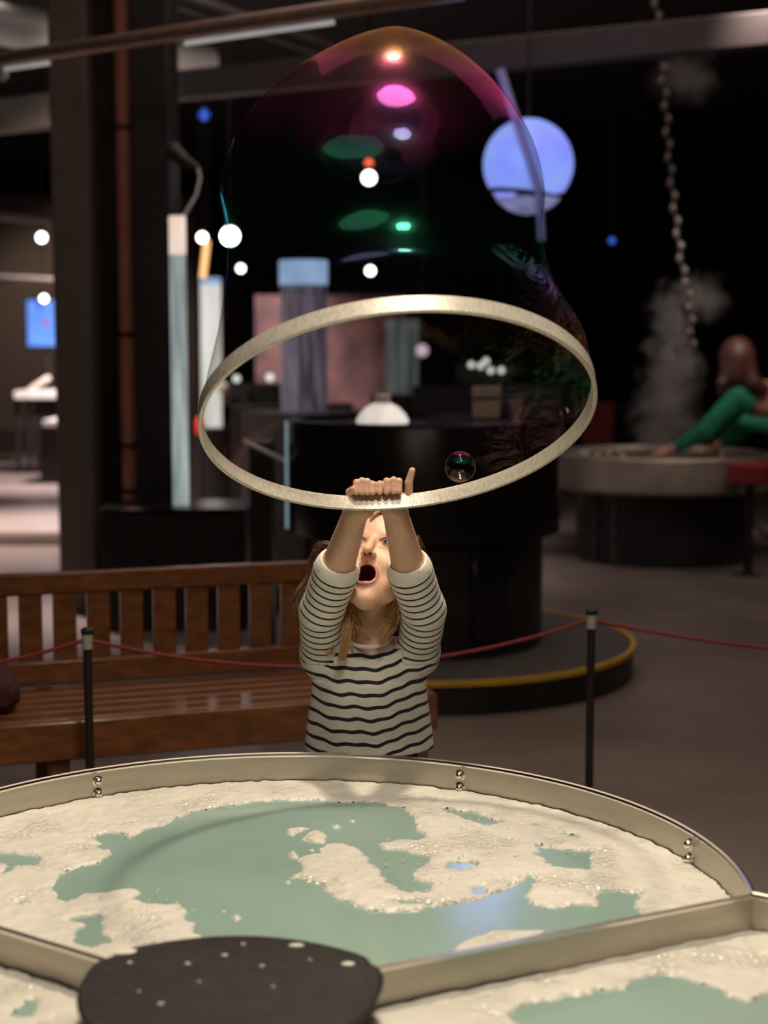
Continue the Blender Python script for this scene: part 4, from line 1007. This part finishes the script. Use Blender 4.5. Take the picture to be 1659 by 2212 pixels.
# shirt with pushed up sleeves
S = SDF((gx - .25, 3.22, .55), (gx + .25, 3.68, armL[2].z + .07), .0028)
def wob(an, Z): return .018 * np.sin(an * 5 + 1.2) + .012 * np.sin(an * 9 + Z * 14) + .008 * np.sin(Z * 42 + an * 2)
S.stack([(.575, gx - .004, GY, .152, .098), (.64, gx - .003, GY, .142, .095), (.74, gx, GY, .131, .092), (Z_(1500), gx, GY, .126, .090), (Z_(1440), gx, GY, .120, .082), (Z_(1400), gx, GY, .100, .068), (Z_(1385), gx, GY, .085, .058)], .012, wob)
def lerp3(a, b, t): return V3(a) + (V3(b) - V3(a)) * t
def sleeve(pts, cuff_t):
    cuff = lerp3(pts[2], pts[3], cuff_t)
    S.chain([V3(pts[0]) + (0, 0, -.012), V3(pts[0]), V3(pts[1]), V3(pts[2]), cuff], [.046, .047, .0455, .0465, .0445], .022)
    d = V3(pts[3]) - V3(pts[2]); d /= np.linalg.norm(d)
    # wrinkles: shallow rings along the sleeve
    full = [V3(pts[0]), V3(pts[1]), V3(pts[2]), cuff]; Ls = [np.linalg.norm(full[i + 1] - full[i]) for i in range(3)]; T = sum(Ls)
    k = .05
    while k < T - .004:
        t = k; i = 0
        while i < 2 and t > Ls[i]: t -= Ls[i]; i += 1
        p = full[i] + (full[i + 1] - full[i]) * t / Ls[i]; q = p + (full[i + 1] - full[i]) / Ls[i] * .006; rr_ = .0482 + .0012 * math.sin(k * 90)
        S.cap(p, q, rr_, rr_, .006); k += .0205
    # open the cuff
    S.cap(cuff + d * .036, cuff + d * .075, .040, .055, .004, sub=True)
    return full
fl1 = sleeve(armL, .02); fl2 = sleeve(armR, .02)
# neckline: carve around the neck
S.ell(V3((gx + .0, GY - .035, Z_(1372))), (.048, .075, .030), None, .006, sub=True)
def arclen(P, full):
    best = np.full(len(P), 1e9); co = np.zeros(len(P)); L0 = 0
    for i in range(len(full) - 1):
        a, b = full[i], full[i + 1]; e = b - a; l = np.linalg.norm(e); t = (P - a) @ e / l ** 2; tc_ = np.clip(t, 0 if i else -1, 1 if i < len(full) - 2 else 60)
        d = np.linalg.norm(P - a - tc_[:, None] * e, axis=1); m = d < best; best[m] = d[m]; co[m] = L0 + tc_[m] * l; L0 += l
    return best, co
def Tl(f_): return sum(np.linalg.norm(f_[i + 1] - f_[i]) for i in range(len(f_) - 1))
def shirt_attr(V):
    d1, c1_ = arclen(V, fl1); d2, c2_ = arclen(V, fl2); out = np.zeros(len(V))
    x = V[:, 0] - gx; tz = (V[:, 2] - .20 * (np.sqrt(x * x + .0016) - .04) - .07 * x + .0022 * np.sin(x * 60) + .0015 * np.sin(x * 131 + V[:, 2] * 40)) / .0285
    d = np.minimum(d1, d2); c = np.where(d1 < d2, c1_ - Tl(fl1), c2_ - Tl(fl2)); seam = ((np.abs(x) > .078) | ((V[:, 2] > Z_(1392)) & (np.abs(x) > .02))) & (d < .062) & (V[:, 2] > Z_(1425)) & (V[:, 1] < GY + .2)
    # gentle jitter, droop towards the outside of the arm
    out = np.where(seam, np.minimum(c, .008) / .0205 + .42, tz); wd_ = np.where(seam, 1.0, 0.0)
    return {'stripe': out, 'sleeve': wd_}
def shirt_mat():
    m = mat('striped_jersey', (.84, .80, .70), .85, 0, .05, 30, .25, 260, sheen=.1); N = m.node_tree.nodes; L = m.node_tree.links
    a = N.new('ShaderNodeAttribute'); a.attribute_name = 'stripe'; a2_ = N.new('ShaderNodeAttribute'); a2_.attribute_name = 'sleeve'
    fr = N.new('ShaderNodeMath'); fr.operation = 'FRACT'; L.new(a.outputs['Fac'], fr.inputs[0])
    th = N.new('ShaderNodeMath'); th.operation = 'MULTIPLY_ADD'; th.inputs[1].default_value = -.06; th.inputs[2].default_value = .30; L.new(a2_.outputs['Fac'], th.inputs[0])
    lt_ = N.new('ShaderNodeMath'); lt_.operation = 'LESS_THAN'; L.new(fr.outputs[0], lt_.inputs[0]); L.new(th.outputs[0], lt_.inputs[1])
    b = N['Principled BSDF']; src = b.inputs['Base Color'].links[0].from_socket
    mx = N.new('ShaderNodeMix'); mx.data_type = 'RGBA'; L.new(lt_.outputs[0], mx.inputs[0]); L.new(src, mx.inputs[6]); mx.inputs[7].default_value = (.014, .012, .030, 1)
    L.new(mx.outputs[2], b.inputs['Base Color']); return m
M['shirt'] = shirt_mat()
shirt = sdf_obj('striped_shirt', S, [M['shirt']], girl, None, shirt_attr); del S
M['white_cloth'] = mat('white_cotton', (.78, .74, .66), .85, 0, .05, 30, .2, 200)
# white neckline binding
nb_ = []
for i in range(40):
    a_ = 2 * PI * i / 40; nb_.append(Vector((gx + .0465 * math.cos(a_), GY - .035 + .062 * math.sin(a_) * 1.0, Z_(1372) - .004 + (.010 if math.sin(a_) > 0 else -.004) * abs(math.sin(a_)))))
MB().tube(nb_, .0048, 8, closed=True).build('neckline_binding', M['white_cloth'], girl)
# leggings and shoes (below the tub rim)
Lg = SDF((gx - .2, GY - .2, .05), (gx + .2, GY + .15, .66), .006)
Lg.stack([(.46, gx, GY, .115, .085), (.60, gx, GY, .112, .083)], .01)
for sgn in (-1, 1): Lg.chain([(gx + sgn * .054, GY, .50), (gx + sgn * .056, GY - .005, .28), (gx + sgn * .057, GY + .01, .10)], [.070, .050, .038], .015)
sdf_obj('leggings', Lg, [mat('navy_knit', (.02, .025, .06), .85, 0, .2, 40, .2, 200)], girl)
for sgn in (-1, 1):
    Sh = SDF((gx + sgn * .06 - .06, GY - .17, 0), (gx + sgn * .06 + .06, GY + .08, .13), .004)
    Sh.cap((gx + sgn * .057, GY + .02, .042), (gx + sgn * .063, GY - .105, .034), .038, .032, .01); Sh.cap((gx + sgn * .057, GY + .012, .05), (gx + sgn * .057, GY + .012, .09), .036, .036, .01)
    sdf_obj('shoe', Sh, [mat('grey_shoe', (.2, .2, .22), .6)], girl)

# hair: scalp cap plus many locks
M['hair'] = mat('hair_shaded_tone', (.15, .078, .036), .5, 0, .55, 60, .3, 300, stretch=(8, 8, 1), spec=.4)  # darker copy of one hair colour, shade put into it
M['lightened'] = mat('hair_lit_tone', (.52, .31, .12), .38, 0, .4, 60, .3, 300, stretch=(8, 8, 1), spec=.5)  # same hair, lamp light put into the paler colour
hr = random.Random(11)
Hs = SDF(V3(H0) - .19, V3(H0) + .19, .0035)
Hs.ell(hd(0, -.024, .035), (.084, .092, .090), Rn, 0); Hs.ell(hd(0, -.055, -.01), (.076, .065, .085), Rn, .02)
Hs.ell(hd(0, .098, -.030), (.061, .060, .095), Rn, .010, sub=True)
hairm = sdf_obj('hair', Hs, [M['hair']], girl); del Hs
hairm['label'] = 'long light brown hair, painted in its shaded tone'
def lock(mb, pts, n, spread, r, curl=0.0, turns=1.5):
    pts = [Vector(p) for p in pts]
    for _ in range(n):
        o0 = Vector((hr.gauss(0, 1), hr.gauss(0, 1), hr.gauss(0, .4))) * spread; o1 = Vector((hr.gauss(0, 1), hr.gauss(0, 1), hr.gauss(0, .5))) * spread * 1.3; ph = hr.uniform(0, 6.28)
        out = []; rs = []; m = 16
        for i in range(m + 1):
            t = i / m; s_ = t * (len(pts) - 1); k = min(int(s_), len(pts) - 2); u = s_ - k
            p0, p1, p2, p3 = pts[max(k - 1, 0)], pts[k], pts[k + 1], pts[min(k + 2, len(pts) - 1)]
            p = .5 * ((2 * p1) + (p2 - p0) * u + (2 * p0 - 5 * p1 + 4 * p2 - p3) * u * u + (3 * p1 - p0 - 3 * p2 + p3) * u ** 3)
            c_ = curl * t; p = p + o0.lerp(o1, t) * (.4 + .6 * math.sin(PI * min(1, t * 1.1))) + Vector((math.sin(turns * 6.28 * t + ph), math.cos(turns * 6.28 * t + ph), 0)) * c_
            out.append(p); rs.append(r * (1 - .75 * t ** 2) * (.5 + .5 * min(1, t * 6)))
        mb.tube(out, rs, 5, caps=False)
hb_ = MB()
# hair hanging behind the raised arms and over the shoulders
side = [(-1, [hd(.075, -.03, .03), at(702, 1175, 3.53), at(680, 1225, 3.56), at(672, 1300, 3.58), at(690, 1390, 3.60)]),
        (-1, [hd(.07, -.05, .02), at(695, 1200, 3.56), at(668, 1255, 3.57), at(652, 1285, 3.56), at(664, 1320, 3.56)]),
        (-1, [hd(.05, -.08, .04), at(720, 1230, 3.60), at(712, 1320, 3.61), at(730, 1420, 3.61)]),
        (1, [hd(-.072, -.03, .02), at(893, 1160, 3.52), at(905, 1215, 3.55), at(912, 1290, 3.58), at(890, 1380, 3.61)]),
        (1, [hd(-.05, -.08, .04), at(880, 1230, 3.60), at(880, 1320, 3.61), at(860, 1420, 3.61)]),
        (0, [hd(0, -.10, .03), at(800, 1260, 3.62), at(800, 1340, 3.63), at(800, 1430, 3.62)])]
for _, p in side: lock(hb_, p, 110, .0085, .0013, .007)
lock(hb_, [at(672, 1240, 3.56), at(648, 1272, 3.55), at(640, 1305, 3.55), at(662, 1332, 3.55), at(684, 1312, 3.55)], 50, .007, .0009, .010, 2)
hb_.build('back_locks', M['hair'], girl)
fb = MB()
lock(fb, [hd(.068, -.005, -.04), at(742, 1302, 3.44), at(752, 1340, 3.41), at(748, 1380, 3.395), at(737, 1425, 3.385)], 80, .0065, .0012, .006)
lock(fb, [hd(.062, .0, -.06), at(757, 1310, 3.43), at(772, 1345, 3.41), at(790, 1372, 3.40), at(800, 1385, 3.40)], 30, .004, .0011, .005)
lock(fb, [hd(-.068, -.005, -.04), at(858, 1295, 3.43), at(845, 1330, 3.41), at(832, 1362, 3.40), at(826, 1392, 3.395)], 80, .0055, .0012, .006)
lock(fb, [hd(-.070, -.01, -.03), at(868, 1290, 3.44), at(862, 1320, 3.42), at(852, 1352, 3.41), at(842, 1370, 3.40)], 44, .005, .0011, .006)
lock(fb, [hd(.065, -.01, -.05), at(728, 1330, 3.46), at(722, 1380, 3.43), at(712, 1420, 3.42)], 18, .006, .0014, .006)
lock(fb, [hd(-.012, .045, .112), hd(.006, .085, .078), hd(.014, .090, .060)], 20, .004, .0013, .001)
lock(fb, [hd(.012, .03, .118), hd(-.028, .078, .075), hd(-.052, .060, .030), hd(-.062, .035, -.02)], 34, .004, .0015, .002)
lock(fb, [hd(.010, .03, .118), hd(.040, .072, .070), hd(.060, .050, .020), hd(.068, .02, -.03)], 34, .004, .0015, .002)
fb.build('front_locks', M['lightened'], girl)['label'] = 'blonde locks falling on the chest, painted as lit hair'

# ------------------------------------------------------------------ person in green leaning over the mist basin
PY = 10.75
per = thing('person', at(1700, 1200, PY), 'person in a green top bending over the mist basin at the right edge', 'person')
D = SDF(tuple(at(1380, 1300, PY - .5)) , tuple(at(1900, 700, PY + .6)), .012) if False else SDF((1.7, 10.2, -.02), (3.7, 11.4, 1.75), .012)
hd2 = at(1592, 778, PY); shA = at(1592, 862, PY - .05); shB = at(1668, 862, PY + .25); hip = at(1790, 905, PY + .1); hndA = at(1428, 979, PY - .05); hndB = at(1532, 975, PY + .12)
D.ell(V3(hd2), (.085, .10, .12), None, 0); D.cap(V3(hd2) + (.03, .02, -.08), (V3(shA) + V3(shB)) / 2, .05, .06, .03)
D.cap((V3(shA) + V3(shB)) / 2, V3(hip), .12, .14, .04); D.cap(V3(shA), V3(shB), .06, .06, .04)
D.chain([V3(shA), V3(at(1520, 935, PY - .08)), V3(at(1455, 968, PY - .06)), V3(hndA)], [.055, .045, .032, .024], .02)
D.chain([V3(shB), V3(at(1590, 935, PY + .15)), V3(at(1560, 955, PY + .13)), V3(hndB)], [.055, .045, .034, .024], .02)
for hp_ in (hndA, hndB):
    for k in range(4): D.chain([V3(hp_) + (.01, (k - 1.5) * .018, 0), V3(hp_) + (-.035, (k - 1.5) * .022, -.004), V3(hp_) + (-.07, (k - 1.5) * .024, -.022)], [.012, .010, .009], .004)
    D.chain([V3(hp_) + (.01, -.03, 0), V3(hp_) + (-.03, -.055, -.012)], [.013, .010], .004)
for sy in (-.09, .09): D.chain([V3(hip) + (0, sy, -.02), V3((hip.x + .02, hip.y + sy, .45)), V3((hip.x + .06, hip.y + sy, .06))], [.10, .065, .045], .03); D.cap((hip.x + .06, hip.y + sy, .045), (hip.x - .09, hip.y + sy, .035), .045, .036, .01)
sdf_obj('body', D, [M['skin_far']], per); del D
T = SDF((1.7, 10.2, .4), (3.7, 11.4, 1.75), .012)
T.cap((V3(shA) + V3(shB)) / 2, V3(hip), .145, .165, .04)
sdf_obj('patterned_shirt', T, [M['salmon']], per); del T
T = SDF((1.7, 10.2, .4), (3.7, 11.4, 1.75), .012)
T.cap(V3(shA), V3(shA) + (.05, .02, -.03), .080, .085, .03)
T.chain([V3(shA), V3(at(1520, 935, PY - .08)), V3(at(1462, 965, PY - .06))], [.085, .066, .045], .02)
T.chain([V3(shB), V3(at(1590, 935, PY + .15)), V3(at(1562, 953, PY + .13))], [.085, .066, .045], .02)
T.cap(V3(shA) + (.05, -.05, -.16), V3(hip) + (0, -.12, -.12), .05, .08, .03)
g_ = sdf_obj('green_sleeves', T, [M['green_cloth']], per); del T
T = SDF((2.5, 10.2, 0), (3.8, 11.4, 1.3), .015)
for sy in (-.09, .09): T.chain([V3(hip) + (0, sy, -.02), V3((hip.x + .02, hip.y + sy, .45)), V3((hip.x + .06, hip.y + sy, .12))], [.115, .085, .07], .03)
sdf_obj('trousers', T, [M['cloth_dark']], per); del T
T = SDF(V3(hd2) - .32, V3(hd2) + .32, .01)
T.ell(V3(hd2) + (0, -.01, .015), (.125, .13, .15), None, 0); T.ell(V3(hd2) + (-.02, -.05, -.08), (.10, .08, .10), None, .03); T.chain([V3(hd2) + (-.05, -.04, 0), V3(at(1560, 828, PY - .08)), V3(at(1556, 850, PY - .08))], [.05, .035, .02], .02)
T.chain([V3(hd2) + (.04, -.05, 0), V3(at(1625, 825, PY - .08)), V3(at(1650, 838, PY - .08))], [.07, .055, .04], .02)
sdf_obj('hair', T, [M['hair_brown']], per)['label'] = 'long chestnut hair'; del T
bk = thing('red_bucket', onz(1605, 1035, .55) if False else Vector((at(1605, 1020, 10.15).x, 10.08, .001)), 'dark red seat at the right side of the mist basin', 'stool')
bz_ = at(1605, 1000, 10.08).z
MB().lathe([(.13, bz_ - .14), (.15, bz_ - .12), (.15, bz_ - .01), (.13, bz_), (0, bz_)], (bk.location.x + .03, 10.08, 0), 24).build('seat', M['red'], bk)
MB().lathe([(.10, .001), (.03, .02), (.03, bz_ - .14)], (bk.location.x + .03, 10.08, 0), 20).build('stem', M['black'], bk)

# ------------------------------------------------------------------ mist
def mist_mat(name, H=None, r0=.3, r1=.14, rad=None, dens=4.0):
    m = bpy.data.materials.new(name); m.use_nodes = True; N = m.node_tree.nodes; L = m.node_tree.links; N.remove(N['Principled BSDF'])
    def mth(op, a, b=None, c=None, clamp=False):
        n = N.new('ShaderNodeMath'); n.operation = op; n.use_clamp = clamp
        for i, v in enumerate((a, b, c)):
            if v is None: continue
            if isinstance(v, (int, float)): n.inputs[i].default_value = v
            else: L.new(v, n.inputs[i])
        return n.outputs[0]
    v = N.new('ShaderNodeVolumePrincipled'); v.inputs['Color'].default_value = (.92, .86, .84, 1); v.inputs['Anisotropy'].default_value = .2
    tc = N.new('ShaderNodeTexCoord'); n = N.new('ShaderNodeTexNoise'); n.inputs['Scale'].default_value = 7; n.inputs['Detail'].default_value = 5; n.inputs['Distortion'].default_value = 1.2
    L.new(tc.outputs['Object'], n.inputs['Vector']); sp = N.new('ShaderNodeSeparateXYZ'); L.new(tc.outputs['Object'], sp.inputs[0])
    if H:
        zt = mth('DIVIDE', sp.outputs[2], H, clamp=True)
        w_ = mth('MULTIPLY_ADD', zt, r1 - r0, r0)
        sway = mth('MULTIPLY', mth('SINE', mth('MULTIPLY', sp.outputs[2], 7)), .035)
        x = mth('ADD', sp.outputs[0], sway)
        rr_ = mth('SQRT', mth('ADD', mth('MULTIPLY', x, x), mth('MULTIPLY', sp.outputs[1], sp.outputs[1])))
        q = mth('DIVIDE', rr_, w_)
        q = mth('ADD', q, mth('POWER', zt, 6))
    else:
        vl = N.new('ShaderNodeVectorMath'); vl.operation = 'MULTIPLY'; L.new(tc.outputs['Object'], vl.inputs[0]); vl.inputs[1].default_value = tuple(1 / r for r in rad)
        le = N.new('ShaderNodeVectorMath'); le.operation = 'LENGTH'; L.new(vl.outputs[0], le.inputs[0]); q = le.outputs['Value']
    q = mth('ADD', q, mth('MULTIPLY', mth('SUBTRACT', n.outputs[0], .47), 2.6))
    f_ = N.new('ShaderNodeMapRange'); f_.interpolation_type = 'SMOOTHSTEP'; f_.inputs[1].default_value = 1.0; f_.inputs[2].default_value = .15; f_.inputs[3].default_value = 0; f_.inputs[4].default_value = dens
    L.new(q, f_.inputs[0]); L.new(f_.outputs[0], v.inputs['Density']); L.new(v.outputs[0], N['Material Output'].inputs['Volume']); return m
mz0 = .75; mx = at(1443, 900, 10.95); mH = at(1440, 590, 10.95).z - mz0
mist = MB().lathe([(.50, mz0), (.40, mz0 + mH * .5), (.28, mz0 + mH)], (mx.x, 10.95, 0), 24)
tag(mist.build('rising_mist', mist_mat('mist_column', mH, .30, .15, dens=4.2), origin=(mx.x, 10.95, mz0)), 'soft column of white mist rising from the basin', 'mist', kind='stuff')
for (px_, py_, rd, lb_, dn_) in ((1508, 645, (.26, .2, .19), 'pale mist oval shaped as a beam lit spot beside the top of the rising mist column', 3.4), (1482, 172, (.29, .2, .2), 'faint mist oval shaped as a beam lit spot high by the top of the hanging chain', 3.0)):
    c = at(px_, py_, 11.3)  # separate mist volumes shaped as the spots where beams light the fog
    tag(MB().sphere(c, 1.25, 24, 14, rd).build('beam_lit_mist', mist_mat('beam_lit_mist', rad=rd, dens=dn_), origin=c), lb_, 'mist', kind='stuff')
